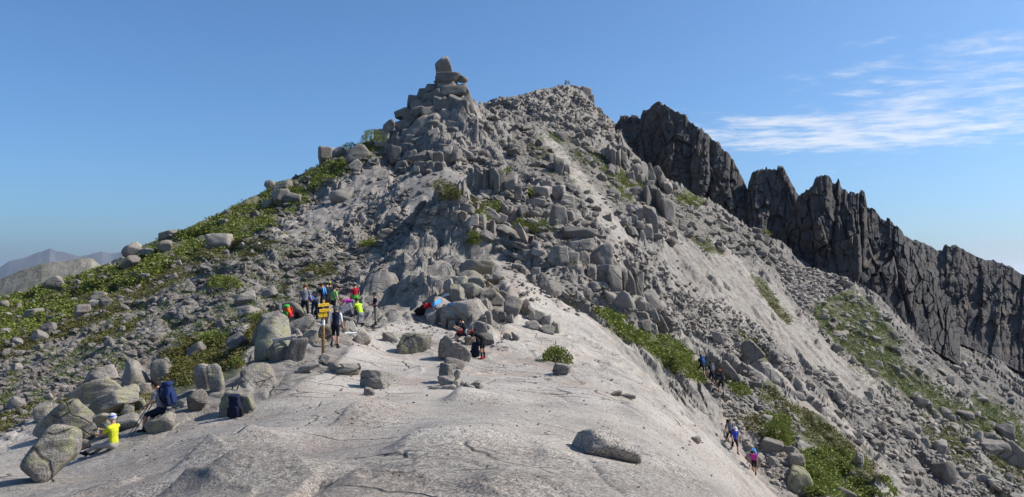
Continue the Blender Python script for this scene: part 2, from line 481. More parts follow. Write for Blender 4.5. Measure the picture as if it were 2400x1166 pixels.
# ------------------------------------------------------------------ the mountain: surveyed points (pixel, pixel, metres ahead) give a smooth height field
CTRL = [
    # near slab
    (1200, 1166, 7), (800, 1166, 7.6), (500, 1166, 9), (200, 1166, 11.8), (0, 1166, 14.5), (1500, 1166, 8.5), (1700, 1166, 17), (1800, 1160, 30),
    (1200, 1080, 10), (800, 1080, 11), (450, 1080, 15), (1450, 1085, 12), (1620, 1085, 20), (1200, 1000, 14.5), (900, 1000, 16), (600, 1000, 19), (1450, 1000, 19),
    (1580, 1000, 26), (1650, 1010, 31), (1690, 1060, 32), (1740, 1110, 31),
    (260, 1058, 21), (130, 1110, 20), (0, 1110, 17.5), (340, 1005, 22.5), (0, 1030, 27), (120, 980, 28),
    (1000, 940, 21.5), (700, 930, 23.5), (560, 975, 22.5), (1300, 930, 24), (1500, 930, 29), (1560, 930, 32),
    (870, 910, 25), (1080, 920, 24), (1100, 850, 33), (960, 830, 35), (757, 850, 28), (640, 850, 27.5), (500, 920, 25), (400, 900, 29), (250, 900, 32),
    (1300, 850, 35), (1420, 850, 38), (1500, 870, 39), (1130, 842, 34), (1050, 790, 39), (880, 762, 40), (950, 740, 43), (800, 770, 37), (715, 752, 37),
    (830, 735, 41), (1250, 760, 44), (1350, 770, 45), (1440, 800, 45),
    # left slope
    (600, 760, 40), (450, 800, 38), (300, 820, 40), (120, 880, 38), (0, 920, 37), (0, 860, 44), (150, 800, 48), (300, 740, 51), (450, 700, 52), (600, 680, 52), (750, 640, 56),
    (0, 790, 56), (0, 740, 70), (150, 720, 66), (300, 670, 68), (450, 620, 70), (600, 590, 72), (760, 560, 74), (880, 600, 62), (860, 650, 52), (930, 690, 48),
    (150, 660, 88), (275, 612, 95), (400, 560, 100), (520, 510, 104), (620, 455, 110), (500, 560, 86), (640, 510, 94), (760, 450, 100), (850, 420, 100), (760, 370, 116), (880, 320, 118), (900, 480, 86), (920, 540, 74),
    # the ridge above the col
    (960, 640, 54), (1000, 610, 58), (1030, 540, 68), (1050, 470, 80), (1000, 430, 86), (1050, 400, 92), (1000, 370, 98), (940, 380, 102), (1100, 360, 100),
    (960, 310, 108), (1000, 290, 110), (1050, 300, 109), (1100, 310, 108), (1040, 240, 113), (1000, 240, 114), (1080, 235, 114), (1045, 212, 115), (1130, 290, 112),
    # right flank
    (1150, 690, 47), (1150, 640, 52), (1200, 600, 60), (1300, 690, 52), (1350, 650, 58), (1400, 700, 57), (1450, 740, 55), (1430, 600, 66), (1480, 660, 64),
    (1200, 520, 72), (1300, 540, 72), (1370, 530, 76), (1200, 440, 84), (1300, 450, 90), (1200, 380, 98), (1300, 370, 108), (1180, 300, 116), (1250, 300, 124), (1400, 420, 112), (1450, 520, 92),
    (1500, 600, 82), (1560, 700, 74), (1600, 790, 68), (1640, 890, 62), (1690, 925, 56), (1710, 990, 52), (1735, 1050, 49), (1790, 1110, 46), (1830, 1150, 44), (1900, 1130, 48),
    (1900, 1060, 58), (1800, 980, 60), (1980, 1100, 58), (2080, 1150, 60), (1760, 890, 68), (1850, 940, 70), (1960, 1010, 71), (2080, 1110, 71),
    (1640, 740, 84), (1700, 800, 80), (1800, 860, 82), (1600, 640, 92), (1700, 680, 96), (1800, 760, 96), (1900, 850, 94), (2000, 940, 90), (2100, 1040, 88), (2200, 1150, 86), (2350, 1166, 94),
    (1550, 520, 110), (1650, 560, 118), (1750, 640, 118), (1850, 720, 118), (1950, 800, 114), (2050, 880, 110), (2150, 960, 108), (2250, 1050, 106), (2400, 1100, 110),
    (1500, 440, 128), (1600, 480, 138), (1700, 530, 142), (1780, 580, 146), (1850, 650, 144), (1950, 700, 138), (2050, 760, 136), (2150, 830, 132), (2270, 920, 130), (2400, 1010, 128),
    (1400, 340, 140), (1450, 390, 150), (1550, 440, 160), (1680, 500, 170), (1780, 550, 180), (1840, 590, 172), (1900, 640, 160), (2000, 670, 155), (2120, 760, 150), (2240, 840, 150), (2400, 930, 148),
    (1250, 270, 150), (1330, 290, 170), (1150, 245, 165), (1400, 310, 200), (1480, 380, 200), (1600, 465, 205), (1720, 535, 200), (1450, 330, 240), (1530, 420, 240),
    (1200, 232, 215), (1260, 235, 240), (1330, 240, 270), (1390, 265, 270), (1440, 310, 275), (1325, 201, 300), (1370, 214, 298), (1230, 219, 262), (1285, 206, 285), (1170, 232, 205),
    (2400, 860, 175), (2200, 780, 170), (2000, 690, 172),
    # off the picture to both sides
    (-200, 1166, 18), (-400, 1100, 24), (-300, 900, 44), (-300, 780, 75), (-200, 770, 84), (2600, 1250, 90), (2700, 1100, 130), (2600, 1000, 150), (2700, 1000, 175), (2200, 1400, 40), (2600, 1500, 45), (1900, 1350, 25), (2300, 1700, 20),
]
# behind the skylines the mountain falls away: (pixel column, metres ahead, height)
BACK = [(-300, 110, -14), (0, 110, -12), (150, 115, -10), (275, 122, -8), (400, 128, -5), (520, 134, -1), (620, 140, 3), (760, 150, 8), (880, 150, 14), (960, 150, 18),
        (0, 160, -40), (400, 190, -38), (760, 210, -25), (1000, 135, 22), (1050, 140, 26), (1000, 200, 5), (900, 300, -20), (0, 400, -120), (500, 400, -100), (1000, 400, 0),
        (1325, 330, 66), (1250, 330, 50), (1400, 330, 52), (1330, 400, 35), (1460, 320, 38), (1600, 260, 18), (1800, 230, 0), (2000, 215, -12), (2200, 210, -25), (2400, 200, -38),
        (1600, 400, -30), (2000, 400, -90), (2400, 400, -130), (2700, 230, -60), (2700, 400, -150), (-300, 400, -140), (-300, 200, -70),
        (1080, 132, 25), (1120, 135, 26.5)]
NEAR = [(-1.0, 1.0, -1.75), (0.0, 1.0, -1.62), (1.0, 1.0, -1.8), (0.0, 3.0, -1.7), (-1.0, 3.0, -2.2), (1.0, 3.0, -2.1), (-1.0, 7.0, -3.1), (1.0, 7.0, -4.2), (-1.0, 15, -5.2), (1.0, 14, -7.0)]


def height_points():
    U, Y, Z = [], [], []
    for px, py, d in CTRL:
        p = at(px, py, d)
        U.append(p[0] / d); Y.append(d); Z.append(p[2])
    for px, d, z in BACK:
        U.append((px - 1200) / F_PX); Y.append(d); Z.append(z)
    for u, d, z in NEAR:
        U.append(u); Y.append(d); Z.append(z)
    return np.array(U), np.array(Y), np.array(Z)


def tps(U, Y, Z, lam=2e-3):
    """thin-plate spline of height over height-per-distance, in (bearing, log distance)"""
    P = np.stack([U * 1.6, np.log(Y)], 1)
    V = Z / Y
    d2 = ((P[:, None] - P[None]) ** 2).sum(-1)
    K = 0.5 * d2 * np.log(d2 + 1e-12)
    n = len(P)
    A = np.zeros((n + 3, n + 3))
    A[:n, :n] = K + lam * np.eye(n)
    A[:n, n] = A[n, :n] = 1
    A[:n, n + 1:] = P
    A[n + 1:, :n] = P.T
    sol = np.linalg.solve(A, np.concatenate([V, np.zeros(3)]))

    def f(u, y):
        q = np.stack([np.ravel(u) * 1.6, np.log(np.ravel(y))], 1)
        out = np.zeros(len(q))
        for i in range(0, len(q), 20000):
            b = q[i:i + 20000]
            e2 = ((b[:, None] - P[None]) ** 2).sum(-1)
            out[i:i + 20000] = (0.5 * e2 * np.log(e2 + 1e-12)) @ sol[:n] + sol[n] + b @ sol[n + 1:]
        return out.reshape(np.shape(u)) * y
    return f


def lerp_grid(cu, cy, cz, u, y):
    """cubic-free bilinear look-up on a (log y, u) grid"""
    a = np.interp(u, cu, np.arange(len(cu)))
    b = np.interp(np.log(y), np.log(cy), np.arange(len(cy)))
    i, j = np.clip(a.astype(int), 0, len(cu) - 2), np.clip(b.astype(int), 0, len(cy) - 2)
    s, t = a - i, b - j
    return (cz[j, i] * (1 - s) + cz[j, i + 1] * s) * (1 - t) + (cz[j + 1, i] * (1 - s) + cz[j + 1, i + 1] * s) * t


GU = np.concatenate([np.linspace(-1.15, -0.70, 34, endpoint=False), np.linspace(-0.70, 0.70, 711), np.linspace(0.70, 1.15, 35)[1:]])
GY = np.concatenate([np.geomspace(1.0, 5, 30, endpoint=False), np.geomspace(5, 18, 150, endpoint=False), np.geomspace(18, 165, 560, endpoint=False), np.geomspace(165, 420, 85)])
_f = tps(*height_points())
_cu, _cy = np.linspace(-1.15, 1.15, 190), np.geomspace(1.0, 420, 220)
_cz = _f(*np.meshgrid(_cu, _cy))
UU, YY = np.meshgrid(GU, GY)
from_coarse = lerp_grid(_cu, _cy, _cz / _cy[:, None], UU, YY) * YY
ZZ = from_coarse
XX = UU * YY
PXG, PYG = to_px(XX, YY, ZZ)
W_SLAB, W_RUB = lookup(MASK_SLAB, PXG, PYG), lookup(MASK_RUB, PXG, PYG)
W_VEG = np.maximum.reduce([lookup(MASK_VEG[k], PXG, PYG) for k in 'god'])
W_VEG = np.maximum(W_VEG, 0.45 * lookup(MASK_VEG['h'], PXG, PYG))
W_PATH = lookup(MASK_PATH, PXG, PYG)


def relief(X, Y, slab, rub, veg):
    """bedrock relief in metres"""
    far = sstep(15, 70, Y)
    vfar = sstep(110, 220, Y)
    rough = np.clip(1 - slab, 0, 1)
    h = fbm(X / 11, Y / 14, 3, 3) * (0.18 + 0.75 * far + 1.6 * vfar) * (0.45 + 0.55 * rough)
    # swells of the ice-worn slab
    h += fbm(X / 3.3, Y / 4.5, 3, 9) * (0.16 + 0.12 * far) * (1 - 0.5 * rough)
    wx, wy = X + fbm(X / 5, Y / 5, 2, 21) * 1.6, Y + fbm(X / 5, Y / 5, 2, 31) * 2.2
    for s, a, sd in ((7.5, 1.7, 41), (3.1, 1.05, 42), (1.6, 0.70, 43), (0.8, 0.34, 44)):
        f1, f2, r, pl = worley(wx / s + 0.35 * wy / s, wy / (s * 1.7), sd, True)
        ed = sstep(0.0, 0.16, f2 - f1)
        blk = ((r - 0.5) * a + a * 0.7 * pl) * (0.25 + 0.75 * ed) - a * 0.30 * (1 - ed)
        h += blk * rough * (0.10 + 0.9 * far) * (1 - 0.55 * veg) * (1 - 0.35 * rub)
    f1, f2, r = worley(X / 9 + Y / 30, Y / 16, 57)
    h += vfar * (r - 0.5) * 3.0
    # low steps where sheets of granite have scaled off
    ph = (X * 0.42 + Y * 0.36 + fbm(X / 6, Y / 6, 4, 61) * 3.2)
    fr = ph - np.floor(ph)
    fr = np.where(fr > 0.86, (1 - fr) / 0.14, fr / 0.86)
    h += slab * (fr ** 4) * 0.17 * (0.45 + far) * sstep(-0.2, 0.25, fbm(X / 8, Y / 8, 2, 67))
    f1, f2, r = worley(wx / 2.6 + 0.5 * wy / 2.6, wy / 6.0, 71)
    h -= slab * 0.10 * np.exp(-(f2 - f1) / 0.035) * sstep(-0.1, 0.3, fbm(X / 7, Y / 9, 2, 73)) * (0.5 + far)
    # grooves down the fall line of the right-hand slabs, along the contour on the left
    cr, al = X * 0.72 + Y * 0.69, X * 0.69 - Y * 0.72
    rt = sstep(1.5, 7, X)
    g = 1 - np.abs(fbm(cr / 1.3, al / 14, 3, 91)) * 2.2
    h -= rt * np.clip(g - 0.72, 0, 1) * 1.1 * (0.45 + 0.55 * far) * (0.35 + 0.65 * slab)
    lf = sstep(-1, -9, X) * far
    ph2 = Y * 0.62 - X * 0.28 + fbm(X / 7, Y / 7, 3, 93) * 1.6
    fr2 = ph2 / 1.7 - np.floor(ph2 / 1.7)
    fr2 = np.where(fr2 > 0.8, (1 - fr2) / 0.2, fr2 / 0.8)
    h += lf * (fr2 ** 3 - 0.3) * 0.34 * (1 - veg)
    h += fbm(X / 0.8, Y / 1.1, 3, 81) * (0.022 + 0.05 * far) * (0.6 + rough)
    return h


_wx = sstep(1330, 1620, PXG) * sstep(20, 45, YY)
ZZ = ZZ + relief(XX, YY, W_SLAB * (1 - 0.55 * _wx), W_RUB, W_VEG)
# humps and hollows one can see in the near slab: pixel, pixel, metres ahead, height, half width, half depth
for _px, _py, _d, _h, _a, _b in ((505, 1062, 14.5, 0.60, 1.0, 0.9), (270, 1150, 11.3, -0.55, 1.6, 0.40), (450, 1150, 9.8, 0.34, 0.8, 0.45), (712, 1140, 8.2, -0.26, 0.24, 0.8), (800, 1140, 8.2, 0.26, 0.8, 0.5), (1530, 1060, 12.8, 0.34, 1.2, 0.9), (565, 1128, 9.8, 0.26, 0.9, 0.7), (180, 1158, 11.2, -0.5, 1.2, 0.35), (980, 1060, 12.0, 0.30, 1.0, 0.8), (1180, 1140, 8.0, 0.22, 0.9, 0.45),
                                 (855, 968, 18.2, 0.50, 0.7, 0.9), (815, 990, 17.0, 0.34, 0.5, 0.6), (1085, 938, 21.8, 0.50, 1.1, 0.9), (1290, 1078, 11.0, 0.12, 0.5, 0.4), (1040, 1010, 15, 0.12, 1.4, 0.8),
                                 (640, 1040, 15.5, 0.12, 1.2, 0.8), (1000, 1110, 9.5, 0.10, 1.2, 0.6), (1250, 940, 23, -0.15, 0.5, 0.6), (1500, 960, 24, 0.25, 1.2, 1.5), (1560, 1080, 16, 0.25, 1.4, 1.2), (1450, 1120, 10.5, 0.12, 1.0, 0.6)):
    _p = at(_px, _py, _d)
    _dx, _dy = XX - _p[0], YY - _p[1]
    _ax = np.where(_dx < 0, 0.30 * _a, 1.25 * _a)
    ZZ = ZZ + 0.75 * _h * np.exp(-np.abs(_dx / (1.25 * _ax)) ** 2.2 - np.abs(_dy / (1.3 * _b)) ** 2.0)

# smooth bulges of bedrock behind the resting group, each steep on its left
for _px, _py, _d, _h, _a, _b in ((1040, 572, 66, 2.7, 2.6, 2.2), (985, 585, 64, 1.5, 1.6, 1.6), (1085, 590, 64, 1.4, 1.6, 2.0), (935, 622, 57, 1.6, 1.5, 1.3), (1000, 622, 57, 1.0, 1.4, 1.2), (1052, 640, 55, 1.7, 1.2, 1.3),
                                 (912, 664, 52, 1.5, 1.3, 1.4), (968, 668, 51, 1.1, 1.0, 1.1), (1012, 676, 50, 1.2, 1.2, 1.2), (885, 694, 49, 1.1, 1.2, 1.2), (948, 708, 47, 0.8, 1.1, 0.9), (1000, 716, 46, 0.7, 1.0, 0.8), (1090, 660, 52, 1.0, 1.3, 1.2)):
    _p = at(_px, _py, _d)
    _dx, _dy = XX - _p[0] + 0.3 * fbm(XX / 1.5, YY / 1.5, 3, 301), YY - _p[1] + 0.3 * fbm(XX / 1.5, YY / 1.5, 3, 302)
    _q = np.abs(_dx / np.where(_dx < 0, 0.75 * _a, 1.15 * _a)) ** 2.6 + np.abs(_dy / np.where(_dy < 0, 0.6 * _b, 1.8 * _b)) ** 2.6
    ZZ = np.where(_q < 5, ZZ + 0.8 * _h * np.exp(-(_q * 0.85) ** 1.7) * (1 + 0.25 * fbm(XX / 0.9, YY / 1.2, 3, 303)), ZZ)

# lower the ridge crest or raise it until its outline is the one surveyed
SKY = [(-200, 745), (0, 694), (60, 684), (130, 660), (220, 630), (275, 606), (330, 578), (400, 550), (500, 507), (600, 457), (640, 437), (740, 393), (770, 372), (830, 345), (900, 318), (930, 300), (950, 280), (975, 262),
       (990, 238), (1003, 222), (1018, 206), (1030, 198), (1062, 196), (1084, 204), (1098, 226), (1115, 238), (1140, 241), (1170, 229), (1230, 219), (1270, 209), (1300, 204), (1325, 199), (1365, 211), (1388, 236), (1400, 250), (1430, 277), (1455, 302), (1480, 340)]
_sx, _sy = np.array([p[0] for p in SKY], float), np.array([p[1] for p in SKY], float)
for _ in range(3):
    tanel = np.where(YY > 50, ZZ / YY, -9)
    jmax = np.argmax(tanel, 0)
    cur = tanel[jmax, np.arange(len(GU))]
    colpx = 1200 + GU * F_PX
    jit = fbm(colpx / 34.0, colpx * 0, 4, 5) * 3.0
    vy = np.interp(colpx, _sx, _sy) + jit
    _, ry, rz = ray(colpx, vy)
    want = rz / ry
    delta = np.clip(want - cur, -0.06, 0.06) * (colpx > -190) * (colpx < 1470) * (1 - sstep(1440, 1475, colpx))
    k = np.array([1, 2, 3, 2, 1.0]); k /= k.sum()
    delta = np.convolve(np.pad(delta, 2, mode='edge'), k, 'valid')
    lY = np.log(YY)
    wgt = np.exp(-((lY - np.log(GY[jmax])[None]) / 0.16) ** 2)
    ZZ = ZZ + wgt * delta[None] * YY

NUG, NYG = len(GU), len(GY)
_idx = np.arange(NUG * NYG).reshape(NYG, NUG)
_quads = np.stack([_idx[:-1, :-1], _idx[:-1, 1:], _idx[1:, 1:], _idx[1:, :-1]], -1).reshape(-1, 4)
_me = mesh_from('mountain', np.stack([XX, YY, ZZ], -1).reshape(-1, 3), _quads)
PXG, PYG = to_px(XX, YY, ZZ)
point_attr(_me, 'veg', W_VEG)
point_attr(_me, 'rubble', W_RUB * (1 - W_SLAB))
point_attr(_me, 'path', W_PATH)
point_attr(_me, 'near_dark', lookup(MASK_NEAR_DARK, PXG, PYG))
point_attr(_me, 'rough', np.maximum.reduce([np.clip(1 - W_SLAB, 0, 1), 0.7 * _wx, 0.6 * sstep(44, 60, YY)]) * (1 - W_VEG))
# broken rock has hard edges, the ice-worn slab is smooth
_sl = (W_SLAB[:-1, :-1] > 0.4) | (W_VEG[:-1, :-1] > 0.6)
_me.polygons.foreach_set('use_smooth', _sl.ravel())
mountain = tag(obj('mountain', _me, M_TERRAIN), kind='structure')
_zn = ZZ / YY


def ground(x, y):
    """height of the mountain under a point"""
    x, y = np.asarray(x, float), np.asarray(y, float)
    return lerp_grid(GU, GY, _zn, x / y, y) * y


def normal(x, y):
    e = 0.02 * y
    return np.stack([-(ground(x + e, y) - ground(x - e, y)) / (2 * e), -(ground(x, y + e) - ground(x, y - e)) / (2 * e), np.ones(np.shape(x))], -1)


_march = np.geomspace(3.0, 400, 1500)


def hit(px, py):
    """where the line of sight through a pixel meets the mountain (arrays)"""
    px, py = np.atleast_1d(np.asarray(px, float)), np.atleast_1d(np.asarray(py, float))
    out = np.full((len(px), 3), np.nan)
    for i in range(0, len(px), 1500):
        rx, ry, rz = ray(px[i:i + 1500], py[i:i + 1500])
        sx, sz = (rx / ry)[:, None], (rz / ry)[:, None]
        Y = np.broadcast_to(_march[None], (len(rx), len(_march)))
        g = lerp_grid(GU, GY, _zn, np.broadcast_to(sx, Y.shape), Y)
        below = g > sz
        first = np.argmax(below, 1)
        ok = below.any(1) & (first > 0)
        r = np.arange(len(rx))
        a, b = first - 1, first
        ga, gb = (g - sz)[r, np.maximum(a, 0)], (g - sz)[r, b]
        tt = np.clip(-ga / (gb - ga + 1e-12), 0, 1)
        d = _march[np.maximum(a, 0)] * (1 - tt) + _march[b] * tt
        res = np.stack([sx[:, 0] * d, d, sz[:, 0] * d], -1)
        res[~ok] = np.nan
        out[i:i + 1500] = res
    return out


def hit1(px, py):
    return hit([px], [py])[0]


# ------------------------------------------------------------------ the dark crags behind
def crag(label, top, foot, d0, d1, lean, thick, seed, ncol=200, nrow=150, amp=2.4, jag=1.0):
    tx, ty = [p[0] for p in top], [p[1] for p in top]
    fx, fy = [p[0] for p in foot], [p[1] for p in foot]
    s = np.linspace(tx[0], tx[-1], ncol)
    S, T = np.meshgrid(s, np.linspace(0, 1, nrow))
    ptop, pfoot = np.interp(S, tx, ty), np.interp(S, fx, fy)
    dt = np.interp(S, [tx[0], tx[-1]], [d0, d1])
    a, b = at(S, ptop, dt), at(S, pfoot + 26, dt - lean)
    P = np.moveaxis(b * (1 - T) + a * T, 0, -1)
    # swing the face round so that it looks towards the left of the viewer
    run = P[..., 0] - P[..., 0].min()
    hgt = P[..., 2]
    alt = (S - tx[0]) / F_PX * 0.5 * (d0 + d1)
    wz = fbm(alt / 9, hgt / 20, 3, seed) * 0.3
    f1, f2, r, pl = worley(alt / 6.0 + wz - hgt / 130, hgt / 22 + 7, seed, True)
    g1, g2, q, ql = worley(alt / 2.6 + wz, hgt / 6.0, seed + 5, True)
    e1, e2, w_, wl = worley(alt / 1.15 + wz, hgt / 1.9, seed + 6, True)
    disp = amp * (1.3 * (r - 0.5) + 0.75 * pl - 0.45 * np.exp(-(f2 - f1) / 0.05)) \
        + amp * 0.62 * ((q - 0.5) + 0.9 * ql - 0.35 * np.exp(-(g2 - g1) / 0.05)) + amp * 0.34 * (w_ - 0.5 + wl) + fbm(alt / 1.2, hgt / 1.6, 3, seed + 9) * 0.3
    ledge = fbm(alt / 22, hgt / 3.0, 3, seed + 15) * 1.1
    disp = (disp + ledge) * (0.22 + 0.78 * np.sin(np.clip(T, 0, 1) * math.pi * 0.95 + 0.1))
    nrm = np.array([-0.45, -0.89, 0.05])
    P = P + disp[..., None] * nrm
    c1, _, k1 = worley(alt / 4.5 + wz, alt * 0 + 0.5, seed + 30)
    c2, _, k2 = worley(alt / 1.7 + wz, alt * 0 + 0.5, seed + 31)
    P[..., 2] += ((k1 - 0.5) * 1.3 + (k2 - 0.5) * 1.0 + fbm(alt / 0.9, hgt * 0, 3, seed + 32) * 0.5) * jag * sstep(0.55, 1, T)
    # rounded crest, then the far side down to the ground
    back = []
    for k, (dy, dz) in enumerate(((0.12, 0.4), (0.35, -1.5), (0.7, -9), (1.0, -26))):
        q_ = P[-1].copy()
        q_[:, 1] += thick * dy
        q_[:, 0] += thick * dy * 0.35
        q_[:, 2] += dz + fbm(s / 11.0, s * 0 + k, 3, seed + 40 + k) * (0.5 + 1.2 * dy)
        back.append(q_)
    G = np.concatenate([P, np.array(back)], 0)
    R, C = G.shape[:2]
    # close both ends
    left = G[:, :1].copy(); left[..., 1] = G[-1, 0, 1]; left[..., 0] = G[-1, 0, 0] - 0.5
    right = G[:, -1:].copy(); right[..., 1] = G[-1, -1, 1]; right[..., 0] = G[-1, -1, 0] + 0.5
    G = np.concatenate([left, G, right], 1)
    C += 2
    id_ = np.arange(R * C).reshape(R, C)
    qd = np.stack([id_[:-1, :-1], id_[:-1, 1:], id_[1:, 1:], id_[1:, :-1]], -1).reshape(-1, 4)
    me = mesh_from('rock_crag', G.reshape(-1, 3), qd, smooth=False)
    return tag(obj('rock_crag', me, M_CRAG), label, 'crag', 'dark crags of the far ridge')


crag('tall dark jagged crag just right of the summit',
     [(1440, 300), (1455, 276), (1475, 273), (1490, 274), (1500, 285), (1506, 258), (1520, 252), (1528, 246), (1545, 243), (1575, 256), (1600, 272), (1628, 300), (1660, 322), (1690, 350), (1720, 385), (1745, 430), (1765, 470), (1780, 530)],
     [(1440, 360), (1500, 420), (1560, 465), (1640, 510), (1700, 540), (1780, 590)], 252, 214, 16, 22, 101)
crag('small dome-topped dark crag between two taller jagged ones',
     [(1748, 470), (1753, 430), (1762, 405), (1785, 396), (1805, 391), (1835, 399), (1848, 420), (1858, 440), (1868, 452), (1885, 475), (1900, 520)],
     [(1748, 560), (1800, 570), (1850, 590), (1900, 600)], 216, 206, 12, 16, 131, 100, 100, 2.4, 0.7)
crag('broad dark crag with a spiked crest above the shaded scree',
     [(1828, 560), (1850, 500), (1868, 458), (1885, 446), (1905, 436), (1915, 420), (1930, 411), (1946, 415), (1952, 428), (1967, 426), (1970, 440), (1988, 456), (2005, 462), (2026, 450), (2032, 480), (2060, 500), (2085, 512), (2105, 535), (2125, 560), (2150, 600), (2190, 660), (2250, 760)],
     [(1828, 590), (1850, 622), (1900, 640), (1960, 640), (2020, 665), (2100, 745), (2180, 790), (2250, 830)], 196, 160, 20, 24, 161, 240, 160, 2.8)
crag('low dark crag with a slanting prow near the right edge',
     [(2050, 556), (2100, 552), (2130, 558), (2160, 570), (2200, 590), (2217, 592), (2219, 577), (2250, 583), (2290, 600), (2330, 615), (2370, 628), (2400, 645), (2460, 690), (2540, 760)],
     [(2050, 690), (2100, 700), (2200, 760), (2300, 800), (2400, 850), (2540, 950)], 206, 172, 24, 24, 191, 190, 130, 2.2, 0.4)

# ------------------------------------------------------------------ far country
def far_sheet(name, pts, d, depth, drop, mat, seed, jag, kind='structure', n=260, rows=40, rug=0.30):
    xs, ys = [p[0] for p in pts], [p[1] for p in pts]
    s = np.linspace(xs[0], xs[-1], n)
    T = np.linspace(0, 1, rows)
    top = at(s, np.interp(s, xs, ys), d)
    rows_ = []
    for k, t in enumerate(np.concatenate([-T[1:][::-1], T])):       # near side, crest, far side
        p = top.copy()
        p[1] = top[1] + depth * t
        p[0] = top[0] * (1 + depth * t / d)
        p[2] = top[2] - drop * (abs(t) ** 0.85) + (fbm(p[0] / jag, p[1] / jag, 5, seed, 0.55) - 0.15) * drop * rug * (0.10 + min(1.0, abs(t) * 2.2))
        rows_.append(p.T)
    G = np.array(rows_)
    R, C = G.shape[:2]
    id_ = np.arange(R * C).reshape(R, C)
    qd = np.stack([id_[:-1, :-1], id_[:-1, 1:], id_[1:, 1:], id_[1:, :-1]], -1).reshape(-1, 4)
    return tag(obj(name, mesh_from(name, G.reshape(-1, 3), qd, smooth=False), mat), kind=kind)


def simple_mat(name, a, b, scale, rough=0.95, bump=0.0):
    m, t = material(name)
    pos = t.n('ShaderNodeNewGeometry').outputs['Position']
    n = t.noise(pos, scale, 8.0, 0.65)
    bp = t.n('ShaderNodeBump', ins={'Strength': bump, 'Distance': 0.5 / scale, 'Height': n}).outputs[0] if bump else None
    finish(t, t.mix(t.ramp(n, 0.35, 0.65), a, b), rough, bp, 0.1)
    return m


M_HILL = simple_mat('heath_hill', (0.17, 0.16, 0.12), (0.26, 0.235, 0.19), 0.06, bump=0.5)
M_FAR = simple_mat('far_mountain', (0.055, 0.055, 0.06), (0.13, 0.125, 0.12), 0.0012)
M_SEA = simple_mat('lowland_haze_green', (0.05, 0.06, 0.055), (0.08, 0.085, 0.075), 0.0005)
far_sheet('far_hill', [(-420, 640), (-200, 652), (0, 655), (60, 630), (100, 618), (150, 614), (190, 606), (215, 606), (235, 622), (300, 650), (420, 690), (600, 740)], 620, 330, 150, M_HILL, 7, 60, n=200, rows=30, rug=0.10)
MTN = [(-700, 600), (-500, 580), (-300, 612), (-120, 604), (0, 626), (20, 612), (45, 606), (60, 602), (88, 590), (100, 588), (117, 581), (130, 588), (150, 590), (170, 596), (185, 600), (205, 597), (222, 592), (240, 589), (260, 594), (300, 590), (360, 597), (450, 605), (600, 625)]
far_sheet('far_mountains', MTN, 21000, 5200, 1500, M_FAR, 9, 1700, n=300, rows=26)

_r = 90000.0
_an = np.linspace(0, 2 * math.pi, 97)[:-1]
_vs = [(0, 0, -950.0)] + [(_r * math.cos(a), _r * math.sin(a), -950.0) for a in _an]
_me = bpy.data.meshes.new('lowland')
_me.from_pydata(_vs, [], [(0, i + 1, (i + 1) % 96 + 1) for i in range(96)])
tag(obj('lowland', _me, M_SEA), kind='structure')

# the air between: pale even haze round everything
bm = bmesh.new()
bmesh.ops.create_cube(bm, size=1.0)
for v in bm.verts:
    v.co = Vector((v.co.x * 190000, v.co.y * 190000, -951.5 if v.co.z < 0 else 760.0))
_me = bpy.data.meshes.new('haze')
bm.to_mesh(_me); bm.free()
m, t = material('haze_air')
pv = t.n('ShaderNodeVolumePrincipled', ins={'Color': (0.94, 0.95, 1.0, 1.0), 'Density': HAZE, 'Anisotropy': 0.6})
t.link(pv.outputs[0], t.n('ShaderNodeOutputMaterial').inputs['Volume'])
tag(obj('haze', _me, m), kind='stuff')
# ------------------------------------------------------------------ rocks
def ico(level):
    bm = bmesh.new()
    bmesh.ops.create_icosphere(bm, subdivisions=level, radius=1.0)
    v = np.array([p.co[:] for p in bm.verts])
    f = np.array([[q.index for q in p.verts] for p in bm.faces])
    bm.free()
    return v / np.linalg.norm(v, axis=1, keepdims=True), f


ICO = {k: ico(k) for k in (1, 2, 3, 4, 5)}


def rock_shape(level, seed, planes=9, sharp=14.0, noise=0.05, boxy=0.5, wobble=0.06):
    """a weathered block: the soft intersection of random planes, roughened; scaled to fill -1..1"""
    rg = np.random.default_rng(seed)
    d, f = ICO[level]
    n = rg.normal(size=(planes, 3))
    axes = np.concatenate([np.eye(3), -np.eye(3)]) + rg.normal(size=(6, 3)) * 0.22
    k = int(round(6 * boxy))
    if k: n = np.concatenate([axes[rg.permutation(6)[:max(k, 4)]], n])
    n /= np.linalg.norm(n, axis=1, keepdims=True)
    h = rg.uniform(0.72, 1.0, len(n))
    h[:6] = rg.uniform(0.62, 0.85, len(h[:6]))
    q = np.clip(d @ n.T, 0, None) / h
    r = ((q ** sharp).sum(1) + 1e-4) ** (-1.0 / sharp)
    r = np.clip(r, 0.3, 1.5)
    P = d * r[:, None]
    o = seed * 1.37 % 91
    nn = fbm(P[:, 0] * 1.3 + o + P[:, 2] * 0.7, P[:, 1] * 1.3 + P[:, 2] * 1.1 - o, 3, seed % 97)
    n2 = fbm(P[:, 0] * 4 + o, P[:, 1] * 4 + P[:, 2] * 4.3, 3, seed % 89)
    P = P * (1 + wobble * nn + noise * n2)[:, None]
    lo, hi = P.min(0), P.max(0)
    return (P - (lo + hi) / 2) / ((hi - lo) / 2), f


def shape_mesh(name, level, seed, smooth=True, **kw):
    v, f = rock_shape(level, seed, **kw)
    return mesh_from(name, v, f, smooth)


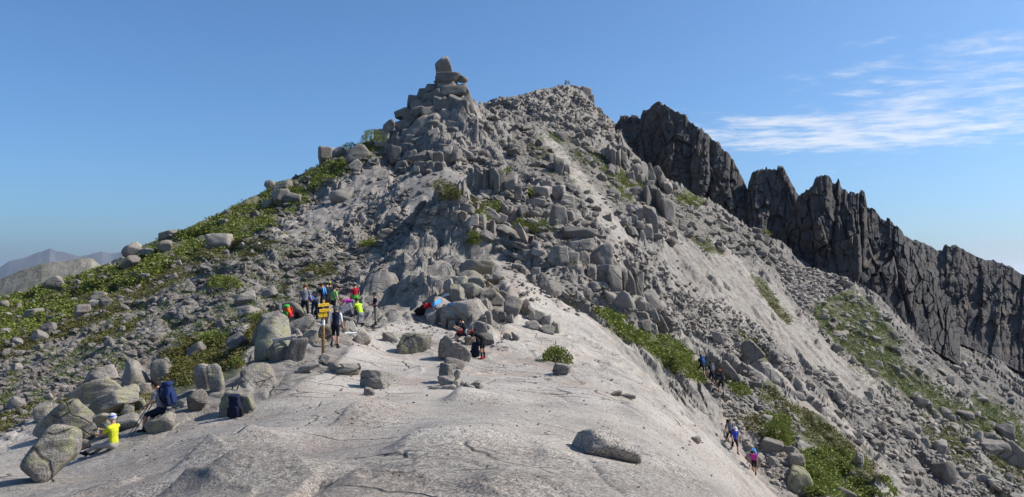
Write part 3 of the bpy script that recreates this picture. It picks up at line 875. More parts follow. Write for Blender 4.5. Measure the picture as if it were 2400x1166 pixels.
KIND = {  # a few families of stone
    'r': dict(planes=9, sharp=11.0, noise=0.04, boxy=0.5, wobble=0.10),      # rounded boulder
    'b': dict(planes=4, sharp=40.0, noise=0.03, boxy=1.0, wobble=0.05),       # squared block
    'a': dict(planes=9, sharp=50.0, noise=0.025, boxy=0.0, wobble=0.05),       # angular stone
    'm': dict(planes=7, sharp=22.0, noise=0.045, boxy=0.7, wobble=0.10),      # weathered, soft-edged block
    's': dict(planes=12, sharp=9.0, noise=0.05, boxy=0.0, wobble=0.2),        # smooth ice-worn hump
}
SHARED = {k: [shape_mesh('stone', 3, 500 + 17 * i + ord(k), smooth=(k in 'rms'), **KIND[k]) for i in range(8)] for k in KIND}
for ms in SHARED.values():
    for me in ms: me.materials.append(M_ROCK)
_rock_count = [0]
ROCKS = []            # (object, px, py, w, h, tilt, kind) of every loose stone, for the captions at the end


def rock_at(cx, cy, w, h, tilt=0.0, kind='r', lichen=0.3, level=None, depth=None, parent=None, name='boulder', dist=None, up=False, yaw=None):
    """a stone filling a box of the photograph, set on the mountain at the distance found there"""
    i = _rock_count[0]
    _rock_count[0] += 1
    half = 0.5 * (abs(h * math.cos(math.radians(tilt))) + abs(w * math.sin(math.radians(tilt))))
    if dist is None:
        p = hit1(cx, cy + half * (0.80 if not up else 0.3))
        if np.isnan(p[0]):
            p = hit1(cx, cy + half * 1.6 + 6)
        dist = float(p[1]) if not np.isnan(p[1]) else 100.0
    sc = dist / F_PX
    big = max(w, h)
    lev = level or (5 if big >= 76 and parent is None else 4 if big >= 30 else 3)
    dm = depth if depth else (1.5 if name == 'lobe' else 1.0) * 0.5 * (w + h) * random.Random(i).uniform(0.75, 1.05)
    if parent is None: h_, cy_ = h * 1.24, cy + 0.11 * h
    else: h_, cy_ = h * 1.04, cy
    c = at(cx, cy_, dist + (0.30 if parent is None else 0.42) * dm * sc)
    if lev >= 4:
        me = shape_mesh(name, lev, 1000 + i * 7, smooth=True, **KIND[kind])
        me.materials.append(M_ROCK)
    else:
        me = SHARED[kind][i % 8]
    o = bpy.data.objects.new(name, me)
    COL.objects.link(o)
    rz = random.Random(i + 5).uniform(-0.35, 0.35) if yaw is None else yaw
    o.location = c
    o.rotation_euler = (0, math.radians(tilt), 0)
    o.scale = (w * 0.5 * sc, dm * 0.5 * sc, h_ * 0.5 * sc)
    o['lichen'] = float(lichen)
    if parent is not None:
        o.parent = parent
        o.matrix_parent_inverse = parent.matrix_basis.inverted()
    else:
        ROCKS.append((o, cx, cy, w, h, tilt, kind))
    return o


# boulders one can point at: centre, size and lean in the photograph, kind of stone, lichen, caption
HERO = [
    (122, 1060, 176, 72, -46, 'r', 0.6, 'largest leaning boulder, yellow with lichen, in front of the man in yellow'),
    (162, 978, 112, 72, -30, 'm', 0.7, 'broad pale lichen boulder directly behind the largest leaning boulder'),
    (200, 987, 40, 62, -28, 'm', 0.3, 'rounded grey rock leaning against the broad lichen boulder'),
    (108, 998, 62, 44, -40, 'r', 0.5, 'oval boulder overhanging the bare slab behind the largest leaning boulder'),
    (103, 965, 40, 40, -5, 'b', 0.3, 'squared dark block standing above the oval overhanging boulder'),
    (136, 960, 22, 28, 0, 'a', 0.3, 'small pointed rock right of the squared dark block'),
    (104, 1038, 30, 42, 30, 'm', 0.3, 'small rock wedged between the oval boulder and the leaning one'),
    (228, 912, 112, 42, -24, 'm', 0.6, 'long flat slab spotted with lichen above the seated hikers'),
    (262, 940, 120, 42, -26, 'm', 0.7, 'second long lichen slab, just below the first'),
    (244, 879, 76, 46, -4, 'm', 0.1, 'dark reddish block with a split top above the long lichen slabs'),
    (313, 880, 62, 72, 0, 'r', 0.2, 'tall rounded grey boulder, left of a pair above the seated hiker'),
    (374, 868, 56, 60, 0, 'm', 0.2, 'rounded grey boulder beside juniper, right of a pair above the seated hiker'),
    (245, 982, 88, 30, -8, 'm', 0.7, 'flat lichen rock behind the head of the man in yellow'),
    (254, 1003, 48, 44, -15, 'r', 0.75, 'yellowish rock directly behind the headband of the man in yellow'),
    (300, 988, 64, 34, -10, 'm', 0.3, 'low grey rock between the two seated hikers'),
    (207, 1014, 34, 46, 12, 'a', 0.3, 'upright grey rock left of the man in yellow'),
    (196, 1040, 40, 24, -15, 'm', 0.4, 'low grey stone beyond the boots of the man in yellow'),
    (380, 990, 72, 46, -6, 'm', 0.5, 'boulder used as a seat by the hiker with the blue pack'),
    (462, 942, 54, 60, 0, 'a', 0.2, 'pointed grey boulder standing alone right of the seated hiker'),
    (562, 945, 84, 62, 4, 'm', 0.6, 'round-backed boulder with a backpack leaning on it'),
    (478, 886, 40, 72, 8, 'm', 0.35, 'left half of the split boulder below the juniper'),
    (510, 888, 38, 72, -6, 'm', 0.5, 'right half of the split boulder below the juniper'),
    (606, 880, 86, 56, 0, 'm', 0.35, 'broad grey boulder with a crack, right of the split boulder'),
    (420, 944, 56, 22, -6, 'm', 0.3, 'flat slab behind the seated hiker with the blue pack'),
    (331, 945, 32, 30, -10, 'b', 0.6, 'lichen block just left of the seated hiker with blue pack'),
    (298, 962, 30, 28, 15, 'a', 0.6, 'small yellowish stone at the edge of the juniper near the seated hiker'),
    (343, 913, 44, 34, 0, 'm', 0.4, 'pale rock behind the head of the seated hiker with blue pack'),
    (42, 944, 42, 34, -18, 'a', 0.1, 'pale rock with a shaded side alone on the far-left rubble'),
    (642, 792, 92, 112, 12, 'r', 0.85, 'huge rounded lichen boulder left of the signpost'),
    (620, 768, 44, 96, 22, 'm', 0.1, 'dark slab standing behind the huge lichen boulder'),
    (708, 757, 62, 50, 12, 'm', 0.35, 'grey boulder tilted against the huge lichen boulder'),
    (651, 826, 56, 56, 0, 'a', 0.5, 'heart-shaped boulder under the left end of the plank'),
    (696, 818, 44, 64, 20, 'r', 0.2, 'peanut-shaped boulder under the right end of the plank'),
    (728, 787, 34, 30, 4, 'b', 0.5, 'small lichen block above the peanut-shaped boulder'),
    (766, 738, 26, 50, 4, 'r', 0.4, 'egg-shaped stone standing behind the yellow signs'),
    (764, 782, 40, 38, 0, 'm', 0.2, 'grey block right behind the signpost pole'),
    (818, 748, 30, 20, -8, 'm', 0.2, 'flat stone under the written board'),
    (806, 762, 26, 22, 0, 'm', 0.2, 'dark stone beside the right hand of the man in the vest'),
    (824, 766, 34, 28, 0, 'm', 0.2, 'rounded stone just left of the kneeling man in neon'),
    (846, 792, 48, 32, -4, 'm', 0.3, 'low boulder at the feet of the kneeling man in neon'),
    (690, 722, 58, 30, 0, 'b', 0.5, 'pale block behind the green and red rucksack'),
    (845, 716, 15, 46, 4, 'b', 0.6, 'narrow upright slab right behind the man in red'),
    (762, 841, 30, 22, 16, 'b', 0.1, 'squared stone wedged against the foot of the signpost'),
    (722, 862, 60, 16, -18, 'm', 0.1, 'flat ledge of rock below the peanut-shaped boulder'),
    (806, 864, 84, 30, 4, 'm', 0.2, 'low hump of bedrock right of the foot of the signpost'),
    (915, 792, 36, 26, 0, 'm', 0.4, 'low rock left of the isolated boulder on the slab'),
    (972, 804, 76, 52, 10, 'm', 0.55, 'isolated rounded boulder casting a shadow on the slab'),
    (1066, 819, 84, 48, 24, 'm', 0.2, 'big boulder with red and white trail paint'),
    (880, 890, 80, 48, 4, 'm', 0.25, 'round-topped boulder with an undercut brown base'),
    (865, 917, 29, 22, -8, 'r', 0.05, 'small round stone in front of the undercut boulder'),
    (1064, 851, 52, 22, 14, 'm', 0.15, 'flat stone lying under the painted boulder'),
    (1134, 797, 50, 34, 0, 'a', 0.1, 'dark wedge-shaped stone behind the bending man'),
    (1104, 799, 32, 24, 0, 'm', 0.2, 'pale stone between the sitting man and the bending man'),
    (1127, 770, 36, 34, 0, 'm', 0.3, 'pale rounded rock above the bending man'),
    (1188, 790, 22, 16, 0, 'm', 0.1, 'small stone, left one of two on the slab right of the bending man'),
    (1206, 789, 26, 14, 28, 'm', 0.1, 'small slanting stone, right one of two on the slab'),
    (1418, 1050, 172, 100, 2, 'r', 0.0, 'large smooth half-buried boulder alone on the near slab', 11.7),
    (1316, 864, 40, 28, 18, 'a', 0.1, 'wedge-shaped stone below the round shrub on the slab'),
    (1468, 928, 44, 10, 4, 'a', 0.0, 'thin flat stone lying on the slab right of the shrub'),
    (1445, 922, 30, 10, -12, 'a', 0.0, 'thin pale flake beside the flat stone on the slab'),
    (1630, 1030, 26, 16, 8, 'm', 0.0, 'pale rounded stone near the right edge of the slab'),
    (1202, 719, 46, 50, 6, 'r', 0.35, 'egg-shaped boulder perched at the foot of the outcrop'),
    (312, 584, 50, 30, -14, 'a', 0.0, 'dark pointed boulder on the left skyline'),
    (300, 617, 54, 24, -34, 'b', 0.0, 'big shaded slab below the dark pointed skyline boulder'),
    (350, 592, 38, 22, 0, 'm', 0.1, 'domed boulder right of the dark pointed skyline boulder'),
    (388, 576, 38, 26, -28, 'a', 0.2, 'slanting boulder right of the domed skyline boulder'),
    (511, 567, 68, 40, 0, 'm', 0.2, 'dark-sided boulder alone on the scrubby left slope'),
    (394, 549, 46, 16, -22, 'b', 0.2, 'long flat slab low on the left skyline'),
    (660, 462, 44, 34, -6, 'a', 0.2, 'left of three grouped boulders high on the left slope'),
    (688, 466, 44, 30, 0, 'm', 0.2, 'right of three grouped boulders high on the left slope'),
    (634, 477, 36, 20, -10, 'm', 0.2, 'lowest of three grouped boulders high on the left slope'),
    (662, 435, 46, 18, -22, 'b', 0.2, 'flat slab on the skyline above the three grouped boulders'),
    (632, 431, 26, 20, -20, 'a', 0.1, 'upright block on the skyline left of the flat slab'),
    (130, 664, 48, 30, -26, 'a', 0.1, 'pale tilted boulder with a dark side at the far-left skyline'),
    (761, 365, 38, 40, 4, 'b', 0.3, 'tall pale-faced block on the upper left skyline'),
    (793, 356, 38, 22, -18, 'm', 0.2, 'dark rock right of the tall pale-faced skyline block'),
    (838, 358, 60, 32, -22, 'm', 0.3, 'long rock among bushes below the pinnacle'),
    (899, 322, 44, 38, -10, 'b', 0.3, 'big block at the left foot of the pinnacle'),
    (913, 297, 34, 26, -20, 'm', 0.2, 'pale block on the skyline at the left of the pinnacle'),
    (803, 459, 60, 34, -10, 'r', 0.3, 'isolated oval boulder lying on the bare upper slab'),
    (833, 386, 36, 26, -10, 'm', 0.2, 'grey rock at the top edge of the bare upper slab'),
    (904, 548, 42, 26, 0, 'm', 0.3, 'isolated boulder left of the big smooth dome'),
    (848, 585, 36, 14, 0, 'm', 0.1, 'flat dark stone left of the outcrop bulges'),
    (231, 692, 46, 20, -16, 'm', 0.4, 'pale flat slab at the top of a small stone pile on the left slope'),
    (224, 712, 30, 22, -6, 'b', 0.1, 'shaded block left in the small stone pile'),
    (248, 708, 32, 24, -18, 'a', 0.2, 'pale block right in the small stone pile'),
    (80, 733, 42, 22, -26, 'm', 0.5, 'oval pale rock in the green at far left'),
    (195, 727, 44, 30, -12, 'a', 0.3, 'grey rock with shaded face below the small stone pile'),
    (129, 744, 42, 18, -8, 'm', 0.6, 'flat yellowish rock below the green band at far left'),
    (116, 768, 34, 26, -8, 'a', 0.0, 'dark rock below the flat yellowish rock'),
    (92, 787, 44, 30, -8, 'a', 0.2, 'pale angular rock at the lower edge of the left green band'),
    (365, 790, 28, 22, 0, 'm', 0.1, 'blue-grey round stone in the rubble left of the juniper'),
    (455, 818, 48, 20, -26, 'b', 0.2, 'pale slab half sunk in olive juniper'),
    (574, 700, 54, 32, -12, 'm', 0.1, 'smooth grey rock left of the hikers, upper one'),
    (582, 727, 46, 24, -16, 'm', 0.1, 'smooth grey rock left of the hikers, lower one'),
    (628, 684, 42, 24, -14, 'r', 0.0, 'dark rounded rock left of the group of hikers'),
    (556, 798, 50, 34, -32, 'b', 0.0, 'dark slab sticking out of the juniper left of the huge boulder'),
    (1710, 869, 26, 50, -28, 'b', 0.0, 'pale upright slab right of the three climbing hikers'),
    (1768, 901, 36, 14, 6, 'b', 0.1, 'flat pale stone below the upright slab by the path'),
    (1806, 1046, 54, 34, 14, 'b', 0.2, 'dark-faced block in the stones beside the path'),
    (1846, 1055, 34, 22, 10, 'b', 0.3, 'small squared block right of the dark-faced block'),
    (1866, 1080, 42, 36, 0, 'm', 0.2, 'pale boulder directly above the yellow lichen boulder'),
    (1812, 1081, 30, 24, 0, 'm', 0.2, 'pale rock below the dark-faced block'),
    (1768, 1076, 44, 32, 20, 'm', 0.2, 'grey rock right of the lowest hiker'),
    (1838, 1086, 20, 18, 0, 'm', 0.2, 'small pale stone left of the pale boulder by the path'),
    (1870, 1122, 70, 56, 12, 'm', 1.0, 'bright yellow lichen boulder beside the path at bottom right'),
    (2013, 1080, 22, 42, 0, 'a', 0.0, 'grey pointed stone standing in the green shrubs'),
    (1976, 1158, 54, 26, 4, 'm', 0.3, 'half-hidden rock at the bottom edge right of the yellow boulder'),
    (1762, 820, 60, 36, 34, 'm', 0.2, 'dark boulder under brown juniper on the right flank'),
    (2060, 821, 20, 17, 0, 'm', 0.7, 'pale yellowish rock in the right-hand green slope'),
    (2150, 941, 40, 22, 14, 'm', 0.0, 'dark boulder, left end of a row on the lower right slope'),
    (2176, 952, 22, 18, 0, 'r', 0.1, 'second boulder of the row on the lower right slope'),
    (2189, 965, 17, 18, 0, 'm', 0.5, 'pale boulder in the row on the lower right slope'),
    (2228, 975, 18, 28, -10, 'r', 0.1, 'upright oval boulder in the row on the lower right slope'),
    (2208, 962, 24, 20, 0, 'm', 0.0, 'dark boulder behind the pale one in the lower right row'),
    (2262, 972, 44, 18, 10, 'm', 0.1, 'flat boulder, right end of the row on the lower right slope'),
    (2322, 1026, 48, 28, 0, 'b', 0.1, 'squared block at the right edge, upper of a stack'),
    (2292, 1023, 24, 26, 0, 'm', 0.1, 'rounded block left of the squared block at the right edge'),
    (2330, 1050, 76, 34, 4, 'm', 0.0, 'wide dark block below the squared block at the right edge'),
    (2358, 1012, 46, 40, 10, 'm', 0.0, 'dark hump behind the squared block at the right edge'),
    (2380, 1066, 54, 48, 34, 'b', 0.0, 'steep slab running off the right edge'),
    (2204, 1048, 38, 36, 10, 'm', 0.1, 'rounded boulder in the lower right scree'),
    (2212, 1106, 54, 52, 10, 'm', 0.0, 'large dark boulder low in the right-hand scree'),
    (2132, 1018, 34, 16, 20, 'm', 0.0, 'flat stone in dark juniper in the right-hand scree'),
    (2306, 1121, 40, 20, 26, 'b', 0.0, 'pale slanting slab low at the right edge'),
    (2052, 795, 26, 16, 8, 'a', 0.0, 'grey rock in the green below the spiked crag'),
    (2097, 788, 12, 24, -42, 'b', 0.0, 'pale leaning sliver of rock below the spiked crag'),
    (1529, 520, 28, 84, -10, 'b', 0.0, 'tall dark pillar of rock standing on the right flank'),
    (1680, 790, 26, 32, -10, 'm', 0.1, 'small upright rock on the slabs of the right flank'),
]


def build_heroes():
    for cx, cy, w, h, tilt, kind, lichen, label, *far in HERO:
        o = rock_at(cx, cy, w, h, tilt, kind, lichen, dist=far[0] if far else None)
        tag(o, label, 'boulder', 'loose boulders on the mountain')


build_heroes()


def sample_poly(poly, n, rg):
    xs, ys = [p[0] for p in poly], [p[1] for p in poly]
    out = np.zeros((0, 2))
    while len(out) < n:
        q = np.stack([rg.uniform(min(xs), max(xs), n * 3), rg.uniform(min(ys), max(ys), n * 3)], 1)
        out = np.concatenate([out, q[pip(q[:, 0], q[:, 1], poly)]])
    return out[:n]


# outcrops: one thing each, built of the joint-bounded blocks one can pick out
def outcrop(name, label, cat, blocks, lichen=0.2, part='block', dark=None, group=None):
    b = hit1(blocks[-1][0], blocks[-1][1])
    if np.isnan(b[0]): b = at(blocks[-1][0], blocks[-1][1], 100)
    root = tag(empty(name, tuple(float(c) for c in b)), label, cat, group)
    for q in blocks:
        cx, cy, w, h = q[:4]
        tilt = q[4] if len(q) > 4 else 0
        kind = q[5] if len(q) > 5 else 'm'
        dist = q[6] if len(q) > 6 else None
        g = {'stone': 1.06, 'lobe': 1.15}.get(part, 1.3 if name == 'rock_pinnacle' else 1.2)
        rock_at(cx, cy + (g - 1) * 0.2 * h, w * g, h * g, tilt, kind, lichen, parent=root, name=part, dist=dist)
    return root


D_P = 114.0
def tower_blocks():
    rg = np.random.default_rng(77)
    q = sample_poly([(945, 350), (972, 275), (1000, 235), (1030, 212), (1080, 212), (1105, 255), (1128, 330), (1120, 365), (960, 372)], 75, rg)
    return [(float(a), float(b), float(rg.uniform(14, 34)), float(rg.uniform(14, 30)), float(rg.normal(-4 if a < 1050 else 6, 9)), 'b', float(p[1]) + 0.5) for (a, b), p in zip(q, hit(q[:, 0], q[:, 1])) if not np.isnan(p[0])]


outcrop('rock_pinnacle', 'dark rock tower with a square block balanced on top, on the skyline', 'pinnacle', [
    (1041, 166, 34, 56, 2, 'b', D_P), (1050, 184, 46, 24, 2, 'b', D_P - 1), (1083, 186, 22, 13, 12, 'a', D_P - 0.5), (1032, 192, 26, 8, 0, 'b', D_P),
    (1055, 204, 56, 24, 4, 'b', D_P - 1), (1058, 218, 60, 24, -4, 'b', D_P - 1.5), (1014, 208, 28, 20, 4, 'b', D_P), (1090, 213, 16, 30, -18, 'b', D_P),
    (992, 222, 22, 28, 6, 'b', D_P), (1002, 229, 20, 22, 0, 'b', D_P - 1), (1024, 228, 40, 24, -26, 'b', D_P - 1.5), (972, 242, 30, 34, 24, 'b', D_P), (984, 248, 34, 22, -20, 'b', D_P - 1),
    (1002, 250, 34, 18, -24, 'b', D_P - 2), (1029, 244, 24, 34, 0, 'b', D_P - 2.5), (1048, 240, 22, 26, 0, 'b', D_P - 2.5), (1066, 240, 24, 34, 4, 'b', D_P - 2.5),
    (946, 264, 34, 20, -18, 'b', D_P), (980, 262, 30, 16, -14, 'b', D_P - 2.5), (1006, 266, 32, 26, -20, 'b', D_P - 3), (1047, 272, 40, 40, 10, 'b', D_P - 3.5),
    (1090, 274, 46, 84, -10, 'b', D_P - 3), (1112, 280, 30, 70, -22, 'b', D_P - 2.5), (966, 280, 42, 34, -30, 'b', D_P - 2), (1000, 297, 84, 48, -4, 'r', D_P - 5),
    (1060, 300, 26, 26, 0, 'b', D_P - 5), (948, 300, 34, 30, -20, 'b', D_P - 2), (1004, 318, 34, 26, 14, 'b', D_P - 6.5), (1028, 316, 18, 16, 0, 'r', D_P - 6.5), (1050, 328, 28, 18, 0, 'b', D_P - 7),
    (1066, 312, 20, 24, 10, 'b', D_P - 6), (1100, 318, 34, 34, 4, 'b', D_P - 6), (1120, 312, 20, 30, 0, 'b', D_P - 5.5), (1130, 326, 26, 36, -24, 'b', D_P - 6),
    (940, 336, 28, 24, 0, 'b', D_P - 5), (962, 328, 24, 22, 0, 'b', D_P - 6), (976, 338, 34, 24, -16, 'b', D_P - 7), (958, 350, 30, 22, 10, 'b', D_P - 8), (994, 344, 20, 24, 0, 'b', D_P - 8),
    (1018, 338, 20, 16, 0, 'b', D_P - 8), (1036, 338, 16, 14, 0, 'b', D_P - 8), (1066, 336, 14, 14, 0, 'b', D_P - 8), (1082, 330, 26, 14, -10, 'b', D_P - 7.5), (1112, 340, 20, 16, 0, 'b', D_P - 8), (926, 362, 26, 34, 0, 'b', D_P - 8)] + tower_blocks(), 0.05, group=None)
outcrop('block_course', 'row of pale rounded joint blocks below the pinnacle', 'outcrop', [
    (988, 368, 36, 26, -10, 'm'), (1010, 366, 22, 26, 4, 'm'), (1028, 372, 22, 26, 0, 'm'), (1046, 366, 26, 40, 0, 'b'), (1070, 366, 26, 28, 0, 'm'), (960, 376, 40, 18, -14, 'm'),
    (992, 392, 30, 22, 0, 'b'), (1012, 390, 16, 20, 0, 'b'), (1030, 392, 18, 22, 0, 'b'), (976, 398, 18, 22, 0, 'b'), (1000, 404, 24, 14, 0, 'm'), (940, 390, 30, 20, -10, 'm')], 0.15)
outcrop('columned_cliff', 'pale cliff of upright columns below the bright green tuft', 'outcrop', [
    (1104, 418, 20, 36, 0, 'b'), (1124, 424, 24, 56, 2, 'b'), (1140, 424, 16, 60, 0, 'b'), (1154, 424, 14, 56, 0, 'b'), (1164, 428, 12, 56, 0, 'b'), (1175, 432, 17, 54, 0, 'b'), (1197, 432, 30, 56, 0, 'b'),
    (1190, 462, 32, 26, 0, 'm'), (1214, 452, 16, 40, 0, 'b'), (1150, 460, 24, 18, 0, 'm'), (1224, 468, 20, 20, 0, 'm'), (1172, 470, 18, 18, 0, 'r'), (1133, 456, 20, 18, 0, 'm')], 0.25)
outcrop('stone_heap', 'heap of rounded stones topped by a tilted slab above the dome', 'outcrop', [
    (988, 482, 28, 13, -52, 'b'), (982, 497, 18, 16, 0, 'r'), (998, 502, 22, 24, 0, 'm'), (1020, 498, 20, 36, 22, 'm'), (1034, 488, 10, 18, 10, 'm'), (1038, 502, 14, 14, 0, 'm'),
    (1048, 500, 12, 24, 0, 'b'), (970, 512, 18, 22, 0, 'm'), (1026, 514, 26, 12, 0, 'm'), (990, 518, 26, 14, 0, 'm'), (1068, 506, 22, 24, 0, 'm')], 0.1)
outcrop('blocky_outcrop', 'stack of pale squared blocks with lichen just right of the coloured jackets', 'outcrop', [
    (1120, 628, 64, 38, 8, 'm'), (1104, 646, 64, 22, 8, 'm'), (1074, 662, 40, 26, -4, 'm'), (1112, 662, 48, 26, 4, 'm'), (1071, 688, 30, 42, 0, 'b'), (1106, 686, 46, 40, 0, 'm'), (1052, 670, 20, 30, -6, 'b'),
    (1146, 690, 34, 24, 0, 'm'), (1162, 702, 36, 28, 4, 'm'), (1136, 712, 16, 24, 0, 'b'), (1124, 714, 16, 20, 0, 'a'), (1160, 680, 16, 16, 0, 'a'), (1180, 690, 20, 14, 20, 'm')], 0.5)
outcrop('jointed_ledge', 'low ledge of cracked squared blocks above the bending man', 'outcrop', [
    (1142, 744, 22, 28, 0, 'b'), (1162, 742, 18, 26, 0, 'b'), (1178, 744, 18, 24, 0, 'b'), (1194, 748, 18, 20, 0, 'b'), (1176, 732, 46, 12, 6, 'm'), (1130, 752, 20, 28, 0, 'm')], 0.1)
outcrop('bedrock_step', 'steps of grey bedrock behind the sitting man in black', 'outcrop', [
    (1034, 730, 50, 60, 0, 'm'), (1066, 742, 52, 50, 0, 'm'), (1010, 738, 26, 36, 6, 'm'), (1100, 726, 80, 44, 0, 'm'), (1040, 752, 14, 36, 0, 'b'), (1058, 756, 18, 34, 0, 'b')], 0.0)
outcrop('jointed_cliff', 'grey cliff of fitted blocks with dark joints on the right flank', 'outcrop', [
    (1358, 546, 76, 28, 2, 'b'), (1366, 576, 62, 28, -6, 'm'), (1407, 598, 56, 52, 6, 'm'), (1367, 607, 26, 33, 0, 'b'), (1340, 612, 30, 40, 6, 'b'), (1356, 633, 26, 16, 0, 'b'), (1388, 637, 22, 32, 0, 'b'),
    (1415, 644, 32, 42, 4, 'b'), (1441, 652, 32, 56, -4, 'b'), (1462, 660, 17, 54, -6, 'b'), (1475, 663, 24, 46, -12, 'b'), (1492, 658, 28, 54, 6, 'b'), (1403, 674, 38, 26, 4, 'm'), (1320, 600, 24, 40, 0, 'b'), (1300, 596, 26, 36, 6, 'b'),
    (1460, 710, 44, 48, -10, 'm'), (1497, 718, 28, 28, 0, 'b'), (1514, 716, 16, 26, -8, 'b'), (1526, 704, 34, 44, -18, 'b'), (1502, 742, 40, 20, 8, 'b'), (1508, 762, 32, 26, 6, 'b'), (1479, 608, 14, 14, 0, 'r'), (1487, 627, 20, 24, 0, 'm'),
    (1430, 700, 34, 30, 10, 'm'), (1530, 740, 24, 30, -10, 'b'), (1552, 760, 22, 40, -14, 'b'), (1530, 770, 22, 22, 0, 'b')], 0.15)
outcrop('pillar_row', 'row of dark upright pillars high on the right flank', 'outcrop', [
    (1424, 366, 13, 36, 0, 'b'), (1436, 372, 13, 44, 0, 'b'), (1449, 374, 13, 46, 0, 'b'), (1461, 376, 12, 40, 0, 'b'), (1412, 360, 12, 24, 0, 'b'), (1440, 398, 24, 20, 0, 'm')], 0.0)
outcrop('leaning_outcrop', 'dark outcrop of leaning slabs under the tall jagged crag', 'outcrop', [
    (1488, 402, 24, 34, 10, 'b'), (1508, 404, 20, 44, -8, 'b'), (1524, 408, 18, 44, -12, 'b'), (1540, 414, 18, 40, -16, 'b'), (1552, 424, 20, 40, -20, 'm'), (1498, 420, 24, 24, 0, 'm'), (1520, 434, 26, 20, 0, 'm'), (1478, 414, 18, 24, 0, 'b'), (1566, 440, 22, 28, -10, 'm')], 0.0)
outcrop('slab_stack', 'group of tall dark blocks beside the tall pillar on the right flank', 'outcrop', [
    (1516, 462, 18, 46, -6, 'b'), (1532, 462, 18, 54, -4, 'b'), (1546, 470, 16, 50, -8, 'b'), (1564, 490, 30, 50, -12, 'b'), (1500, 500, 30, 34, 0, 'm'), (1484, 512, 20, 26, 0, 'b'), (1470, 520, 16, 30, 0, 'm'), (1516, 545, 26, 34, -10, 'b'), (1500, 530, 20, 24, 0, 'm'), (1540, 556, 24, 14, 0, 'b'), (1572, 568, 26, 22, 0, 'm')], 0.0)
outcrop('tilted_slabs', 'pale tilted slabs fallen across the slope above the fitted cliff', 'outcrop', [
    (1195, 543, 54, 18, 30, 'b'), (1222, 546, 16, 44, -34, 'b'), (1150, 501, 40, 18, 36, 'b'), (1173, 512, 28, 22, 30, 'b'), (1137, 552, 32, 24, 20, 'a'), (1224, 579, 44, 12, 20, 'b'), (1239, 597, 32, 22, 4, 'b'), (1261, 593, 30, 15, 22, 'b'), (1228, 606, 50, 11, 20, 'b'), (1190, 592, 30, 10, 30, 'b'), (1170, 470, 30, 9, 38, 'b'), (1214, 625, 26, 14, 20, 'b'), (1200, 574, 14, 14, 0, 'b')], 0.1)
outcrop('rounded_row', 'row of upright rounded blocks on the grassy step of the right flank', 'outcrop', [
    (1225, 497, 20, 28, 0, 'm'), (1240, 498, 12, 22, 0, 'b'), (1258, 498, 23, 24, 0, 'm'), (1207, 500, 12, 18, 0, 'm'), (1183, 492, 16, 30, 0, 'm'), (1196, 496, 12, 22, 0, 'm'), (1308, 503, 36, 42, -6, 'b'), (1334, 506, 24, 22, 0, 'm'), (1248, 521, 24, 18, 0, 'm'), (1300, 539, 24, 12, 0, 'm'), (1276, 548, 20, 14, 0, 'a')], 0.25)
outcrop('block_band', 'band of small upright blocks below the bright green tufts', 'outcrop', [
    (1098, 490, 26, 22, 0, 'm'), (1083, 492, 14, 16, 0, 'm'), (1107, 518, 28, 30, 0, 'b'), (1131, 523, 18, 34, 4, 'b'), (1143, 530, 12, 20, 0, 'b'), (1155, 533, 12, 28, 0, 'b'), (1086, 508, 16, 24, 0, 'b'), (1082, 470, 24, 22, 0, 'm'), (1100, 540, 14, 20, 20, 'm')], 0.1)
outcrop('shelf_outcrop', 'grey blocks with a dark overhang high on the right flank', 'outcrop', [
    (1259, 474, 42, 18, 12, 'b'), (1270, 449, 42, 26, 4, 'm'), (1306, 453, 36, 34, 0, 'm'), (1286, 440, 24, 28, -8, 'b'), (1330, 470, 30, 30, 6, 'm'), (1310, 391, 22, 38, 0, 'b'), (1328, 396, 14, 24, 0, 'b'), (1286, 371, 20, 20, 0, 'm'), (1266, 425, 24, 14, 0, 'm'), (1338, 440, 26, 20, 0, 'm')], 0.05)
outcrop('lower_blocks', 'grey blocks and pale boulder at the edge of the long slab', 'outcrop', [
    (1271, 659, 24, 36, -6, 'm'), (1299, 678, 34, 32, 14, 'm'), (1256, 640, 24, 26, 16, 'm'), (1227, 636, 16, 16, 0, 'm'), (1213, 622, 18, 20, 0, 'b'), (1330, 695, 40, 12, 34, 'm'), (1247, 655, 16, 20, 0, 'm')], 0.05)
outcrop('edge_blocks', 'jointed blocks stepping down right of the egg-shaped boulder', 'outcrop', [
    (1232, 722, 26, 36, 0, 'm'), (1246, 738, 14, 28, 0, 'b'), (1262, 742, 26, 24, 10, 'b'), (1280, 752, 22, 26, 8, 'b'), (1302, 768, 22, 26, 0, 'm'), (1282, 772, 30, 18, 6, 'm'), (1250, 762, 34, 20, 4, 'm')], 0.35)
outcrop('summit_rocks', 'pale rocks forming the top of the far summit', 'outcrop', [
    (1326, 212, 44, 24, -6, 'm', 298), (1350, 216, 32, 30, 8, 'm', 297), (1372, 224, 24, 34, 0, 'b', 296), (1304, 218, 30, 18, -10, 'm', 297), (1384, 240, 16, 30, 0, 'b', 294), (1360, 244, 24, 22, 0, 'm', 292), (1338, 236, 34, 26, 0, 'm', 292), (1280, 216, 16, 14, 0, 'm', 292), (1240, 224, 14, 10, 0, 'a', 262), (1180, 234, 20, 14, 0, 'a', 205), (1160, 240, 30, 14, -14, 'm', 200)], 0.0)

